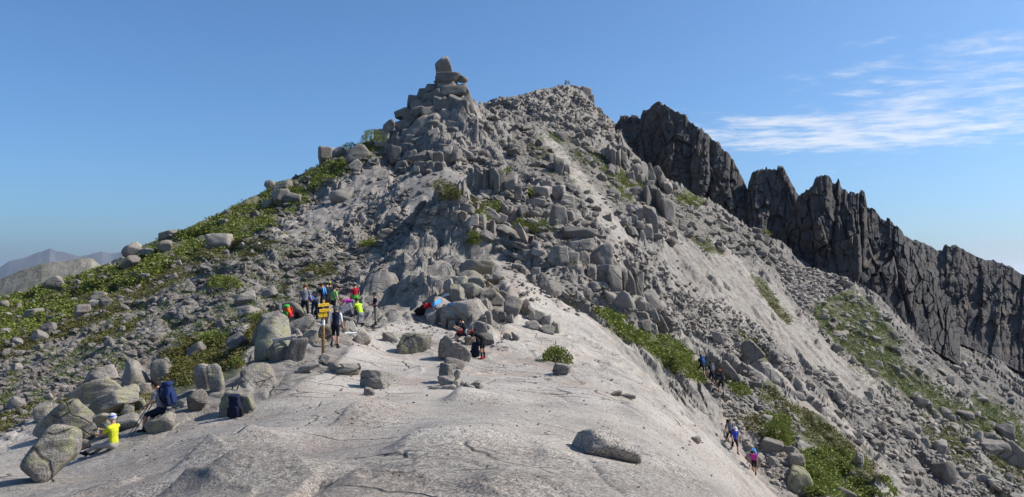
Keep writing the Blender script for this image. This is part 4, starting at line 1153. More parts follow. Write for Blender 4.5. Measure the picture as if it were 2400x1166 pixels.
# the little cairn of stacked stones on the slab
_c = [(1045, 869, 34, 34, -4, 'm'), (1045, 893, 40, 24, 0, 'm'), (1070, 880, 16, 26, 18, 'a'), (1066, 900, 18, 16, 0, 'm'), (1022, 914, 36, 18, -6, 'm'), (1050, 914, 36, 26, 4, 'm'), (1074, 920, 32, 30, 6, 'm'), (1095, 907, 18, 22, 0, 'a'),
      (1084, 902, 14, 18, 0, 'a'), (1116, 902, 30, 14, -24, 'm'), (1100, 917, 26, 26, 12, 'a'), (1118, 922, 32, 16, -10, 'a'), (1124, 910, 18, 16, 0, 'm'), (1072, 908, 14, 16, 0, 'a'), (1056, 858, 26, 12, 10, 'm')]
_d = 24.3
outcrop('cairn', 'small cairn of loose grey stones on the pale slab', 'cairn', [(*q, _d + (930 - q[1]) * 0.035) for q in _c], 0.05, part='stone')


# ------------------------------------------------------------------ scree and scattered stones
LOW = {}
for lv in (1, 2):
    LOW[lv] = []
    for i in range(14):
        v, f = rock_shape(lv, 3000 + i * 3 + lv, planes=7, sharp=26.0 if lv == 2 else 8.0, noise=0.02, boxy=0.3 * (i % 3), wobble=0.08)
        LOW[lv].append((v, f))


def rot_batch(rg, n, tiltmax):
    a, b, c = rg.uniform(-math.pi, math.pi, n), rg.normal(0, tiltmax, n), rg.normal(0, tiltmax, n)
    ca, sa, cb, sb, cc, sc = np.cos(a), np.sin(a), np.cos(b), np.sin(b), np.cos(c), np.sin(c)
    o, z = np.ones(n), np.zeros(n)
    Rz = np.stack([np.stack([ca, -sa, z], -1), np.stack([sa, ca, z], -1), np.stack([z, z, o], -1)], 1)
    Rx = np.stack([np.stack([o, z, z], -1), np.stack([z, cb, -sb], -1), np.stack([z, sb, cb], -1)], 1)
    Ry = np.stack([np.stack([cc, z, sc], -1), np.stack([z, o, z], -1), np.stack([-sc, z, cc], -1)], 1)
    return Rx @ Ry @ Rz


def scatter(poly, n, lo, hi, seed, flat=(0.4, 0.85), clump=0.0, power=2.2, avoid_slab=0.8):
    """positions, sizes for stones: pixel sizes lo..hi with many small and few large"""
    rg = np.random.default_rng(seed)
    q = sample_poly(poly, n, rg)
    keep = rg.uniform(0, 1, n) > lookup(MASK_SLAB, q[:, 0], q[:, 1]) * avoid_slab
    if clump:
        keep &= fbm(q[:, 0] / 45, q[:, 1] / 30, 3, seed) > clump * (rg.uniform(-1, 1, n)) - 0.1
    q = q[keep]
    p = hit(q[:, 0], q[:, 1])
    ok = ~np.isnan(p[:, 0])
    q, p = q[ok], p[ok]
    s = lo + (hi - lo) * rg.uniform(0, 1, len(p)) ** power
    return q, p, s, rg


def stone_mass(name, sets):
    V, Fc, off = [], [], 0
    for poly, n, lo, hi, seed, kw in sets:
        q, p, s, rg = scatter(poly, n, lo, hi, seed, **kw)
        m = len(p)
        size = s * p[:, 1] / F_PX * 0.5
        sc = np.stack([size * rg.uniform(0.75, 1.3, m), size * rg.uniform(0.75, 1.3, m), size * rg.uniform(0.35, 0.8, m)], 1)
        R = rot_batch(rg, m, 0.35)
        nz = normal(p[:, 0], p[:, 1])
        nz /= np.linalg.norm(nz, axis=1, keepdims=True)
        pos = p + np.array([0, 0, 1.0]) * (sc[:, 2] * rg.uniform(0.15, 0.6, m))[:, None]
        for lv in (1, 2):
            sel = (s < 11) if lv == 1 else (s >= 11)
            which = rg.integers(0, 14, m)
            for k in range(14):
                ii = np.nonzero(sel & (which == k))[0]
                if not len(ii): continue
                v, f = LOW[lv][k]
                W = np.einsum('nij,nvj->nvi', R[ii], v[None] * sc[ii][:, None, :]) + pos[ii][:, None, :]
                V.append(W.reshape(-1, 3))
                Fc.append((f[None] + (np.arange(len(ii)) * len(v))[:, None, None] + off).reshape(-1, 3))
                off += W.shape[0] * W.shape[1]
    me = mesh_from(name, np.concatenate(V), np.concatenate(Fc), smooth=False)
    return tag(obj(name, me, M_ROCK), kind='stuff')


LEFT = [(0, 800), (200, 735), (400, 640), (560, 590), (720, 540), (850, 590), (830, 680), (700, 740), (600, 720), (560, 790), (400, 800), (330, 860), (200, 900), (60, 1000), (0, 1010)]
LEFT_UP = [(0, 700), (270, 610), (600, 460), (900, 310), (950, 340), (820, 430), (700, 540), (560, 600), (380, 660), (180, 740), (0, 820)]
FLANK = [(1140, 250), (1250, 235), (1340, 260), (1440, 310), (1520, 400), (1640, 470), (1800, 560), (1835, 625), (1700, 620), (1560, 560), (1420, 560), (1250, 600), (1160, 600), (1090, 470), (1090, 380), (1130, 330)]
FLANK_LOW = [(1250, 600), (1330, 560), (1420, 560), (1560, 590), (1700, 680), (1650, 780), (1560, 800), (1440, 740), (1320, 700)]
PATHSIDE = [(1640, 860), (1760, 870), (1850, 950), (1880, 1010), (1850, 1060), (1890, 1110), (1880, 1160), (1820, 1150), (1740, 1040), (1690, 960)]
SCREE = [(1800, 560), (1850, 620), (1940, 645), (2010, 660), (1960, 690), (1890, 740), (1860, 700), (1820, 630)]
LOWER = [(1780, 830), (1900, 850), (2060, 910), (2180, 960), (2400, 1120), (2400, 1166), (2160, 1166), (1980, 1010), (1860, 920)]
RIGHTUP = [(1890, 740), (2000, 690), (2120, 770), (2240, 830), (2400, 940), (2400, 1120), (2200, 970), (2060, 900), (1960, 830)]
stone_mass('scree_left', [(LEFT, 3400, 4, 24, 1, dict(clump=0.6, power=3.0)), (LEFT_UP, 620, 5, 18, 2, {}), ([(0, 860), (240, 850), (330, 900), (260, 960), (80, 1000), (0, 1060)], 1000, 4, 18, 3, {}),
                          ([(560, 560), (860, 400), (960, 420), (1000, 540), (860, 660), (700, 700)], 1500, 4, 15, 4, dict(clump=0.4, avoid_slab=0.5))])
stone_mass('scree_flank', [(FLANK, 1900, 5, 30, 5, dict(clump=0.5, power=3.2)), (FLANK_LOW, 900, 4, 16, 6, {}), ([(1140, 245), (1230, 225), (1330, 205), (1400, 250), (1470, 320), (1440, 330), (1300, 290)], 700, 4, 11, 7, {}),
                           ([(900, 380), (1120, 330), (1130, 480), (1000, 540), (940, 480)], 420, 5, 16, 8, {}), ([(1150, 600), (1250, 620), (1380, 740), (1340, 740), (1220, 700)], 220, 4, 14, 9, dict(avoid_slab=0.3))])
stone_mass('scree_right', [(PATHSIDE, 900, 4, 16, 10, {}), (SCREE, 1100, 4, 15, 11, {}), (LOWER, 2300, 4, 24, 12, dict(clump=0.4, power=3.4)), (RIGHTUP, 900, 4, 24, 13, dict(clump=0.4, power=3.2)),
                           ([(1560, 690), (1700, 700), (1820, 800), (1780, 860), (1650, 800)], 600, 4, 13, 15, dict(avoid_slab=0.4))])
GRIT = [([(q[0] - q[2] * 0.62, q[1] + q[3] * 0.22), (q[0] + q[2] * 0.62, q[1] + q[3] * 0.22), (q[0] + q[2] * 0.62, q[1] + q[3] * 0.66), (q[0] - q[2] * 0.62, q[1] + q[3] * 0.66)], 10, 2.5, 8, 900 + i, dict(avoid_slab=0.0)) for i, q in enumerate(HERO) if q[1] > 700]
stone_mass('slab_pebbles', GRIT + [([(0, 1120), (400, 1040), (800, 980), (1300, 960), (1600, 1040), (1700, 1140), (1200, 1160), (300, 1160)], 300, 2.5, 7, 18, dict(avoid_slab=0.0, power=3.5)), ([(300, 1060), (600, 950), (800, 860), (1100, 870), (1400, 870), (1600, 960), (1700, 1090), (1300, 1000), (900, 1000)], 260, 2.5, 8, 16, dict(avoid_slab=0.0, power=3.0)),
                            ([(860, 740), (960, 750), (1060, 780), (1200, 800), (1180, 830), (900, 790)], 140, 3, 8, 17, dict(avoid_slab=0.0))])


# further single stones, the larger ones of the slopes
def extra(poly, n, lo, hi, seed, kinds='mab', lich=0.2):
    q, p, s, rg = scatter(poly, n * 2, lo, hi, seed, power=1.6)
    made = 0
    for (a, b), w in zip(q, s):
        if made >= n: break
        if any(abs(a - r[1]) < 0.5 * (w + r[3]) and abs(b - r[2]) < 0.5 * (w + r[4]) for r in ROCKS): continue
        k = kinds[int(rg.integers(len(kinds)))]
        rock_at(float(a), float(b), float(w), float(w * rg.uniform(0.5, 0.85)), float(rg.normal(-8 if a < 1000 else 10, 12)), k, float(lich * rg.uniform(0, 2)), level=3)
        made += 1


extra(LEFT_UP, 22, 14, 24, 21)
extra(LEFT, 34, 16, 30, 22)
extra(FLANK, 34, 18, 36, 23)
extra(RIGHTUP, 20, 16, 32, 24)
extra(LOWER, 24, 16, 34, 25)
extra(PATHSIDE, 14, 14, 26, 26)
# ------------------------------------------------------------------ plants
def leaf_mat(name, a, b, c):
    m, t = material(name)
    tint = t.n('ShaderNodeAttribute', attribute_name='tint').outputs['Fac']
    pos = t.n('ShaderNodeNewGeometry').outputs['Position']
    n = t.noise(pos, 0.7, 3.0, 0.6)
    col = t.mix(t.ramp(tint, 0.0, 1.0, 0, 1, False), a, b)
    col = t.mix(t.m('MULTIPLY', t.ramp(n, 0.5, 0.7), 0.55), col, c)
    d = t.n('ShaderNodeBsdfPrincipled', ins={'Base Color': col, 'Roughness': 0.6, 'Specular IOR Level': 0.25})
    tr = t.n('ShaderNodeBsdfTranslucent', ins={'Color': col})
    mx = t.n('ShaderNodeMixShader', ins={0: 0.22, 1: d.outputs[0], 2: tr.outputs[0]})
    t.link(mx.outputs[0], t.n('ShaderNodeOutputMaterial').inputs[0])
    return m


M_LEAF = leaf_mat('alder_leaf', (0.085, 0.115, 0.02), (0.265, 0.295, 0.065), (0.13, 0.125, 0.035))
M_JUNIPER = leaf_mat('juniper_leaf', (0.065, 0.068, 0.018), (0.19, 0.175, 0.045), (0.13, 0.095, 0.032))
M_HEATH = leaf_mat('heath_leaf', (0.065, 0.10, 0.022), (0.175, 0.21, 0.055), (0.11, 0.105, 0.035))
M_STEM = simple_mat('woody_stem', (0.05, 0.035, 0.022), (0.10, 0.075, 0.05), 9.0)
LEAFMAT = {'g': M_LEAF, 'o': M_JUNIPER, 'd': M_HEATH, 'h': M_HEATH}


def leaves(rg, n, kind, size):
    """n leaves filling a low dome of unit radius: (n*4,3) vertices"""
    th, u = rg.uniform(0, 2 * math.pi, n), rg.uniform(0, 1, n)
    r = rg.uniform(0.45, 1.0, n) ** 0.6
    lump = 1 + 0.25 * np.sin(th * 3 + rg.uniform(0, 6)) + 0.15 * np.sin(th * 5 + rg.uniform(0, 6))
    rad = r * np.sqrt(1 - u ** 2) * lump
    c = np.stack([rad * np.cos(th), rad * np.sin(th), r * u], -1)
    if kind == 'o':
        c[:, 2] *= 0.8
        ax = rg.normal(0, 0.6, (n, 3)) + np.stack([np.cos(th) * 0.5, np.sin(th) * 0.5, np.full(n, 1.1)], -1)
        wid = 0.34
    elif kind in 'dh':
        ax = rg.normal(0, 0.5, (n, 3)) + np.array([0, 0, 1.0])
        wid = 0.32
    else:
        ax = rg.normal(0, 0.7, (n, 3)) + np.stack([np.cos(th), np.sin(th), np.full(n, 0.8)], -1)
        wid = 0.6
    ax /= np.linalg.norm(ax, axis=1, keepdims=True)
    b = np.cross(ax, rg.normal(size=(n, 3)))
    b /= np.linalg.norm(b, axis=1, keepdims=True)
    s = (size * rg.uniform(0.7, 1.35, n))[:, None]
    v = np.stack([c - ax * s, c + b * s * wid, c + ax * s, c - b * s * wid], 1)
    return v.reshape(-1, 3)


def tuft_mass(name, kind, per_px2, lo, hi, nleaf, seed, hgt=0.75, leaf=0.34, thin=0.0):
    mask = MASK_VEG[kind]
    rg = np.random.default_rng(seed)
    n = int(mask.sum() * MS * MS * per_px2)
    cells = rg.choice(mask.size, n, p=mask.ravel() / mask.sum())
    px = (cells % MW + rg.uniform(0, 1, n)) * MS
    py = (cells // MW + rg.uniform(0, 1, n)) * MS
    keep = fbm(px / 30, py / 18, 4, seed) > -0.28 + thin
    p = hit(px[keep], py[keep])
    p = p[~np.isnan(p[:, 0])]
    p = p[p[:, 1] < 260]
    m = len(p)
    s = rg.uniform(lo, hi, m) * (0.5 + p[:, 1] / 130.0)
    V = np.zeros((m, nleaf * 4, 3), np.float32)
    protos = [leaves(rg, nleaf, kind, leaf) for _ in range(30)]
    for i in range(m):
        a = rg.uniform(0, 6.283)
        q = protos[i % 30]
        ca, sa = math.cos(a), math.sin(a)
        V[i, :, 0] = (q[:, 0] * ca - q[:, 1] * sa) * s[i] + p[i, 0]
        V[i, :, 1] = (q[:, 0] * sa + q[:, 1] * ca) * s[i] + p[i, 1]
        V[i, :, 2] = q[:, 2] * s[i] * hgt + p[i, 2] - 0.05 * s[i]
    V = V.reshape(-1, 3)
    me = mesh_from(name, V, np.arange(len(V)).reshape(-1, 4), smooth=False)
    tint = np.repeat(np.clip(rg.normal(0.5, 0.3, m * nleaf), 0, 1), 4) * 0.6 + np.repeat(rg.uniform(0, 1, m), nleaf * 4) * 0.4
    point_attr(me, 'tint', tint)
    return tag(obj(name, me, LEAFMAT[kind]), kind='stuff')


tuft_mass('alder_scrub', 'g', 1 / 12.0, 0.26, 0.52, 17, 31, leaf=0.25, thin=0.10)
tuft_mass('juniper_mat', 'o', 1 / 11.0, 0.28, 0.52, 13, 32, hgt=0.5, leaf=0.27, thin=-0.08)
tuft_mass('mountain_heath', 'd', 1 / 7.0, 0.26, 0.52, 11, 33, hgt=0.55, thin=0.0, leaf=0.24)
tuft_mass('sparse_heath', 'h', 1 / 20.0, 0.24, 0.46, 10, 34, hgt=0.5, thin=0.30, leaf=0.24)


def shrub(label, px, py, w, h, kind, n, seed, name='shrub', group=None):
    """one bush: px,py is the middle of its foot in the photograph, w,h its size there"""
    p = hit1(px, py)
    if np.isnan(p[0]): p = at(px, py, 60)
    rg = np.random.default_rng(seed)
    k = p[1] / F_PX
    root = tag(empty(name, tuple(float(c) for c in p)), label, 'shrub', group)
    n = int(n * 1.5)
    q = leaves(rg, n, kind, 0.06 if n > 500 else 0.10)
    q = q * np.array([w * 0.5 * k, w * 0.42 * k, h * k])
    me = mesh_from('foliage', q, np.arange(len(q)).reshape(-1, 4), smooth=False)
    point_attr(me, 'tint', np.repeat(rg.uniform(0, 1, n), 4))
    obj('foliage', me, LEAFMAT[kind], root)
    for j in range(5):
        a = rg.uniform(0, 6.283)
        d = np.array([math.cos(a) * w * 0.30 * k, math.sin(a) * w * 0.25 * k, h * 0.75 * k])
        r0 = 0.02 + 0.01 * rg.uniform()
        ring = [(math.cos(t_), math.sin(t_)) for t_ in np.linspace(0, 2 * math.pi, 6)[:-1]]
        vs = [(x * r0, y * r0, -0.05) for x, y in ring] + [(d[0] * 0.5 + x * r0 * 0.7, d[1] * 0.5 + y * r0 * 0.7, d[2] * 0.6) for x, y in ring] + [tuple(d)]
        fs = [(i, (i + 1) % 5, 5 + (i + 1) % 5, 5 + i) for i in range(5)]
        m2 = bpy.data.meshes.new('stem')
        m2.from_pydata(vs, [], fs + [(5 + i, 5 + (i + 1) % 5, 10) for i in range(5)])
        obj('stem', m2, M_STEM, root)
    return root


SHRUBS = [
    ('round green shrub growing alone on the pale slab', 1302, 852, 72, 42, 'g', 1500),
    ('bright green shrub alone in the rubble above the group', 520, 674, 86, 32, 'g', 1300),
    ('dark shrub on the rocks left of the group of hikers', 668, 690, 30, 34, 'o', 420),
    ('dark cushion of juniper below the smooth bare slab, long and flat', 752, 644, 88, 24, 'o', 700),
    ('small green shrub left of the outcrop bulges', 862, 578, 44, 14, 'g', 300),
    ('dark juniper on the ledge below the columned cliff', 1058, 470, 60, 44, 'o', 800),
    ('yellow-green tuft at the right foot of the smooth dome', 1112, 572, 26, 34, 'g', 420),
    ('green shrub behind the fallen pale slabs', 1166, 503, 50, 36, 'g', 500),
    ('green shrub between the tilted slabs', 1222, 540, 56, 30, 'g', 500),
    ('dark green shrub right of the tilted slabs', 1268, 545, 52, 30, 'd', 500),
    ('bright tuft under the overhang of the grey blocks', 1240, 460, 34, 14, 'g', 240),
    ('bright tuft at the top of the columned cliff', 1184, 414, 26, 16, 'g', 220),
    ('brown-green cushion right of the squared outcrop, left one', 1140, 672, 16, 20, 'o', 220),
    ('brown-green cushion right of the squared outcrop, middle one', 1163, 668, 18, 16, 'o', 200),
    ('brown-green cushion right of the squared outcrop, right one', 1176, 656, 20, 10, 'o', 200),
    ('olive shrub on the shaded rocks left of the huge boulder', 600, 752, 44, 24, 'g', 500),
    ('yellow-green shrub above the dark juniper left of the huge boulder', 500, 800, 90, 26, 'g', 700),
    ('small green plant at the shaded foot of the huge boulder', 552, 862, 36, 26, 'g', 300),
    ('bush breaking the skyline left of the pinnacle', 872, 330, 60, 28, 'g', 500),
    ('bush on the upper left slope below the skyline', 822, 356, 56, 24, 'g', 420),
    ('dark green shrub at the gap between the two far crags', 1796, 552, 28, 14, 'g', 160),
    ('bare twiggy shrub hanging on the fitted cliff', 1335, 622, 40, 30, 'o', 260),
    ('bright leafy shrub left of the path on the right flank', 1822, 1040, 70, 60, 'g', 900),
    ('rounded shrub left of the three climbing hikers', 1590, 868, 90, 44, 'g', 1000),
    ('green shrub right of the lowest climbing hiker', 1728, 920, 60, 26, 'g', 500),
]
for i, (lb, px, py, w, h, kd, n) in enumerate(SHRUBS):
    shrub(lb, px, py, w, h, kd, n, 700 + i, group='shrubs among the rocks')
# ------------------------------------------------------------------ things people brought
def plain(name, col, rough=0.85, spec=0.2, scale=30.0, var=0.25, metal=0.0):
    if name in MATS: return MATS[name]
    m, t = material(name)
    tc = t.n('ShaderNodeTexCoord').outputs['Object']
    n = t.noise(tc, scale, 4.0, 0.6)
    dark = tuple(c * (1 - var) for c in col)
    bp = t.n('ShaderNodeBump', ins={'Strength': 0.35, 'Distance': 0.02, 'Height': t.noise(tc, scale * 0.4, 3.0, 0.5)}).outputs[0]
    p = finish(t, t.mix(t.ramp(n, 0.3, 0.7), dark, col), rough, bp, spec)
    p.inputs['Metallic'].default_value = metal
    return m


def bm_obj(name, bm, mat, parent=None, smooth=False):
    me = bpy.data.meshes.new(name)
    bm.normal_update()
    bm.to_mesh(me)
    bm.free()
    for p in me.polygons: p.use_smooth = smooth
    return obj(name, me, mat, parent)


def tube(bm, a, b, r0, r1, n=10, caps=True):
    a, b = Vector(a), Vector(b)
    d = (b - a).normalized()
    s = d.orthogonal().normalized()
    t_ = d.cross(s)
    A = [bm.verts.new(a + (s * math.cos(2 * math.pi * i / n) + t_ * math.sin(2 * math.pi * i / n)) * r0) for i in range(n)]
    B = [bm.verts.new(b + (s * math.cos(2 * math.pi * i / n) + t_ * math.sin(2 * math.pi * i / n)) * r1) for i in range(n)]
    for i in range(n): bm.faces.new((A[i], A[(i + 1) % n], B[(i + 1) % n], B[i]))
    if caps:
        bm.faces.new(A[::-1]); bm.faces.new(B)


def box(bm, c, s, bevel=0.0, rot=None):
    r = bmesh.ops.create_cube(bm, size=1.0)
    for v in r['verts']: v.co = Vector((v.co.x * s[0], v.co.y * s[1], v.co.z * s[2]))
    if bevel:
        es = {e for v in r['verts'] for e in v.link_edges}
        g = bmesh.ops.bevel(bm, geom=list(es), offset=bevel, segments=2, affect='EDGES', profile=0.6)
        vs = list({v for f in g['faces'] for v in f.verts} | {v for v in r['verts'] if v.is_valid})
    else: vs = r['verts']
    M = Matrix.Translation(Vector(c)) @ (rot.to_4x4() if rot else Matrix())
    for v in vs: v.co = M @ v.co


def extrude_poly(bm, pts, thick):
    """pts in the x-z plane, thickness along y"""
    A = [bm.verts.new((x, -thick / 2, z)) for x, z in pts]
    B = [bm.verts.new((x, thick / 2, z)) for x, z in pts]
    n = len(pts)
    bm.faces.new(A); bm.faces.new(B[::-1])
    for i in range(n): bm.faces.new((A[(i + 1) % n], A[i], B[i], B[(i + 1) % n]))


M_WOOD = simple_mat('post_wood', (0.22, 0.12, 0.05), (0.40, 0.25, 0.12), 14.0)
M_GREYWOOD = simple_mat('weathered_board', (0.42, 0.38, 0.35), (0.60, 0.56, 0.52), 16.0)
M_YELLOW = plain('sign_yellow', (0.80, 0.50, 0.02), 0.5, 0.4, 6.0, 0.06)
M_LETTER = plain('sign_lettering', (0.20, 0.09, 0.015), 0.7)
M_STEEL = plain('galvanised_steel', (0.45, 0.46, 0.48), 0.45, 0.5, 20.0, 0.2, 0.6)
M_RED_PAINT = plain('red_paint', (0.55, 0.10, 0.08), 0.8)
M_WHITE_PAINT = plain('white_paint', (0.80, 0.79, 0.76), 0.8)
M_INK = plain('board_ink', (0.16, 0.06, 0.04), 0.9)


def lettering(bm, w, h, rows, seed, y):
    """short strokes standing for lettering too small to read"""
    rg = random.Random(seed)
    for k in range(rows):
        z = h * (0.5 - (k + 0.5) / rows)
        x = -w / 2
        while x < w / 2:
            l = rg.uniform(0.03, 0.09) * w
            if rg.random() < 0.78:
                vs = [bm.verts.new((x, y, z - h * 0.16 / rows)), bm.verts.new((min(x + l, w / 2), y, z - h * 0.16 / rows)), bm.verts.new((min(x + l, w / 2), y, z + h * 0.18 / rows)), bm.verts.new((x, y, z + h * 0.18 / rows))]
                bm.faces.new(vs)
            x += l + 0.02 * w


def signpost():
    foot = hit1(757, 849)
    d = float(foot[1])
    k = d / F_PX
    H = 145 * k
    root = tag(empty('signpost', tuple(float(c) for c in foot)), 'wooden trail signpost with three yellow direction signs', 'signpost')
    bm = bmesh.new(); tube(bm, (0, 0, 0.26), (0, 0, H), 0.060, 0.052, 14); bm_obj('post', bm, M_WOOD, root, True)
    bm = bmesh.new(); tube(bm, (0, 0, -0.08), (0, 0, 0.26), 0.063, 0.063, 14); bm_obj('steel_foot', bm, M_STEEL, root, True)
    bm = bmesh.new(); tube(bm, (0, 0, H - 56 * k - 0.06), (0, 0, H - 56 * k + 0.14), 0.0605, 0.0605, 14, False); bm_obj('notice', bm, M_WHITE_PAINT, root, True)
    specs = [(759, 715.5, 26, 6.6, 'none', -5, 0.60), (762, 728, 27, 6.2, 'right', -3, 0.55), (756.5, 738.5, 21.5, 11, 'left', -4, 0.50)]
    for i, (sx, sy, w, h, tip, roll, yaw) in enumerate(specs):
        w, h = w * k, h * k
        z = (849 - sy) * k
        pts = [(-w / 2, -h / 2), (w / 2, -h / 2), (w / 2, h / 2), (-w / 2, h / 2)]
        if tip == 'right': pts = [(-w / 2, -h / 2), (w / 2 - h * 0.35, -h / 2), (w / 2, -h * 0.2), (w / 2, h * 0.2), (w / 2 - h * 0.35, h / 2), (-w / 2, h / 2)]
        if tip == 'left': pts = [(-w / 2 + h * 0.22, -h / 2), (w / 2, -h / 2), (w / 2, h / 2), (-w / 2 + h * 0.22, h / 2), (-w / 2, h * 0.1), (-w / 2, -h * 0.1)]
        bm = bmesh.new(); extrude_poly(bm, pts, 0.02)
        s = bm_obj('sign', bm, M_YELLOW, root)
        s.location = ((sx - 757) * k, -0.085, z)
        s.rotation_euler = (0.0, math.radians(roll), yaw)
        bm = bmesh.new(); lettering(bm, w * 0.78, h * 0.7, 2 if i == 2 else 1, i, -0.0125)
        obj_l = bm_obj('lettering', bm, M_LETTER, s)
        if i == 2:
            bm = bmesh.new(); box(bm, (0.08 * w, -0.014, 0), (0.02, 0.006, h)); bm_obj('strap', bm, M_LETTER, s)
    return root


signpost()


def board(name, label, cx, cy, w, h, roll, thick, mat, dist, tilt=0.0, ink=False, taper=0.0):
    k = dist / F_PX
    c = at(cx, cy, dist)
    W, H_ = w * k, h * k
    root = tag(empty(name, tuple(float(v) for v in c)), label, 'board')
    root.rotation_euler = (math.radians(tilt), math.radians(roll), 0)
    pts = [(-W / 2, -H_ / 2), (W / 2 - taper * W * 0.1, -H_ / 2 * (1 - taper * 0.3)), (W / 2, H_ / 2), (-W / 2 + taper * W * 0.08, H_ / 2)]
    bm = bmesh.new(); extrude_poly(bm, pts, thick)
    bmesh.ops.bevel(bm, geom=list(bm.edges), offset=min(0.006, thick * 0.2), segments=1, affect='EDGES')
    p = bm_obj('plank', bm, mat, root)
    if ink:
        bm = bmesh.new(); lettering(bm, W * 0.82, H_ * 0.8, 3, 9, -thick / 2 - 0.003); bm_obj('lettering', bm, M_INK, p)
    return root


_dk = float(hit1(655, 845)[1])
board('wooden_plank', 'grey weathered plank laid across two boulders left of the signpost', 666, 795, 55, 8, -7, 0.03, M_GREYWOOD, _dk - 0.15, 20)
_dw = float(hit1(800, 790)[1])
board('written_board', 'tilted pale board with dark handwriting leaning on stones', 810, 722, 31, 15, -22, 0.03, M_GREYWOOD, _dw + 1.6, -25, True)
board('white_board', 'white board lying flat on the rock near the kneeling man', 822, 781, 31, 6, -2, 0.03, M_WHITE_PAINT, _dw + 0.3, -55, False, 1.0)


def paint_mark():
    """trail blaze and faded letters on the big boulder, laid on its surface"""
    o = next(r[0] for r in ROCKS if r[0].get('label', '').startswith('big boulder with red'))
    bpy.context.view_layer.update()
    M, Mi = o.matrix_world, o.matrix_world.inverted()
    specs = [('white_stripe', M_WHITE_PAINT, 1065.5, 802.5, 10, 3.0), ('red_stripe', M_RED_PAINT, 1066.0, 806.4, 8, 2.8), ('faded_lettering', MATS.get('faded') or plain('faded_red_paint', (0.50, 0.33, 0.30), 0.9), 1078, 817.0, 14, 3.4)]
    for nm, mat, cx, cy, w, h in specs:
        bm = bmesh.new()
        nx, ny = 14, 5
        grid = []
        for j in range(ny):
            row = []
            for i in range(nx):
                d = Vector([float(v) for v in np.array(ray(cx + w * (i / (nx - 1) - 0.5), cy + h * (j / (ny - 1) - 0.5) - 0.2 * i / nx * 0))])
                a, b = Mi @ Vector((0, 0, 0)), (Mi.to_3x3() @ d).normalized()
                ok, loc, nor, _ = o.ray_cast(a, b)
                row.append(bm.verts.new(loc + nor * 0.012) if ok else None)
            grid.append(row)
        for j in range(ny - 1):
            for i in range(nx - 1):
                q = (grid[j][i], grid[j][i + 1], grid[j + 1][i + 1], grid[j + 1][i])
                if nm == 'faded_lettering' and (i % 3 == 2): continue
                if nm == 'red_stripe' and i in (4, 9): continue
                if all(q): bm.faces.new(q)
        for v in list(bm.verts):
            if not v.link_faces: bm.verts.remove(v)
        if len(bm.faces):
            p = bm_obj(nm, bm, mat, o)
        else: bm.free()


paint_mark()


def superell(bm, c, s, e=0.45, rot=None, n=18, m=12, squash=None):
    """rounded bag-like solid"""
    f = lambda v: math.copysign(abs(v) ** e, v)
    rows = []
    for j in range(1, m):
        ph = -math.pi / 2 + math.pi * j / m
        rows.append([Vector((s[0] * f(math.cos(ph)) * f(math.cos(2 * math.pi * i / n)), s[1] * f(math.cos(ph)) * f(math.sin(2 * math.pi * i / n)), s[2] * f(math.sin(ph)))) for i in range(n)])
    R = rot or Matrix.Identity(3)
    vs = [[bm.verts.new(R @ p + Vector(c)) for p in r] for r in rows]
    lo, hi = bm.verts.new(R @ Vector((0, 0, -s[2])) + Vector(c)), bm.verts.new(R @ Vector((0, 0, s[2])) + Vector(c))
    for a, b in zip(vs[:-1], vs[1:]):
        for i in range(n): bm.faces.new((a[i], a[(i + 1) % n], b[(i + 1) % n], b[i]))
    for i in range(n):
        bm.faces.new((vs[0][(i + 1) % n], vs[0][i], lo)); bm.faces.new((vs[-1][i], vs[-1][(i + 1) % n], hi))


def backpack(label, loc, rz, tilt, scale, body, lid, accent, group='rucksacks of the hikers', roll=0.0, straps=True, roll_mat=None):
    """a walking rucksack, its back panel towards local -y... the load hangs at +y"""
    root = tag(empty('rucksack', loc), label, 'rucksack', group)
    root.rotation_euler = (tilt, roll, rz)
    root.scale = (scale,) * 3
    bm = bmesh.new(); superell(bm, (0, 0.0, 0.32), (0.17, 0.12, 0.32), 0.5)
    for v in bm.verts:
        v.co.x *= 1.0 - 0.18 * max(0, (v.co.z - 0.40)) / 0.24
        v.co.y += 0.02 * math.sin(v.co.z * 17)
    bm_obj('main_bag', bm, body, root, True)
    bm = bmesh.new(); superell(bm, (0, 0.01, 0.64), (0.155, 0.125, 0.075), 0.55); bm_obj('lid', bm, lid, root, True)
    bm = bmesh.new(); superell(bm, (0, 0.125, 0.24), (0.12, 0.05, 0.17), 0.5); bm_obj('front_pocket', bm, lid, root, True)
    for s in (-1, 1):
        bm = bmesh.new(); superell(bm, (s * 0.175, 0.01, 0.17), (0.045, 0.08, 0.15), 0.55); bm_obj('side_pocket', bm, accent, root, True)
        bm = bmesh.new()
        pts = [Vector((s * 0.08, -0.10, 0.60)), Vector((s * 0.10, -0.19, 0.55)), Vector((s * 0.11, -0.23, 0.40)), Vector((s * 0.13, -0.17, 0.22)), Vector((s * 0.15, -0.10, 0.12))]
        if straps:
            for a, b in zip(pts[:-1], pts[1:]): tube(bm, a, b, 0.022, 0.022, 8)
            bm_obj('shoulder_strap', bm, accent, root, True)
        else: bm.free()
        bm = bmesh.new(); box(bm, (s * 0.09, 0.118, 0.52), (0.02, 0.014, 0.20), 0.003); bm_obj('compression_strap', bm, accent, root)
    if roll_mat:
        bm = bmesh.new(); tube(bm, (-0.25, 0.03, -0.02), (0.25, 0.03, -0.02), 0.07, 0.07, 14); bm_obj('sleeping_mat', bm, roll_mat, root, True)
    return root


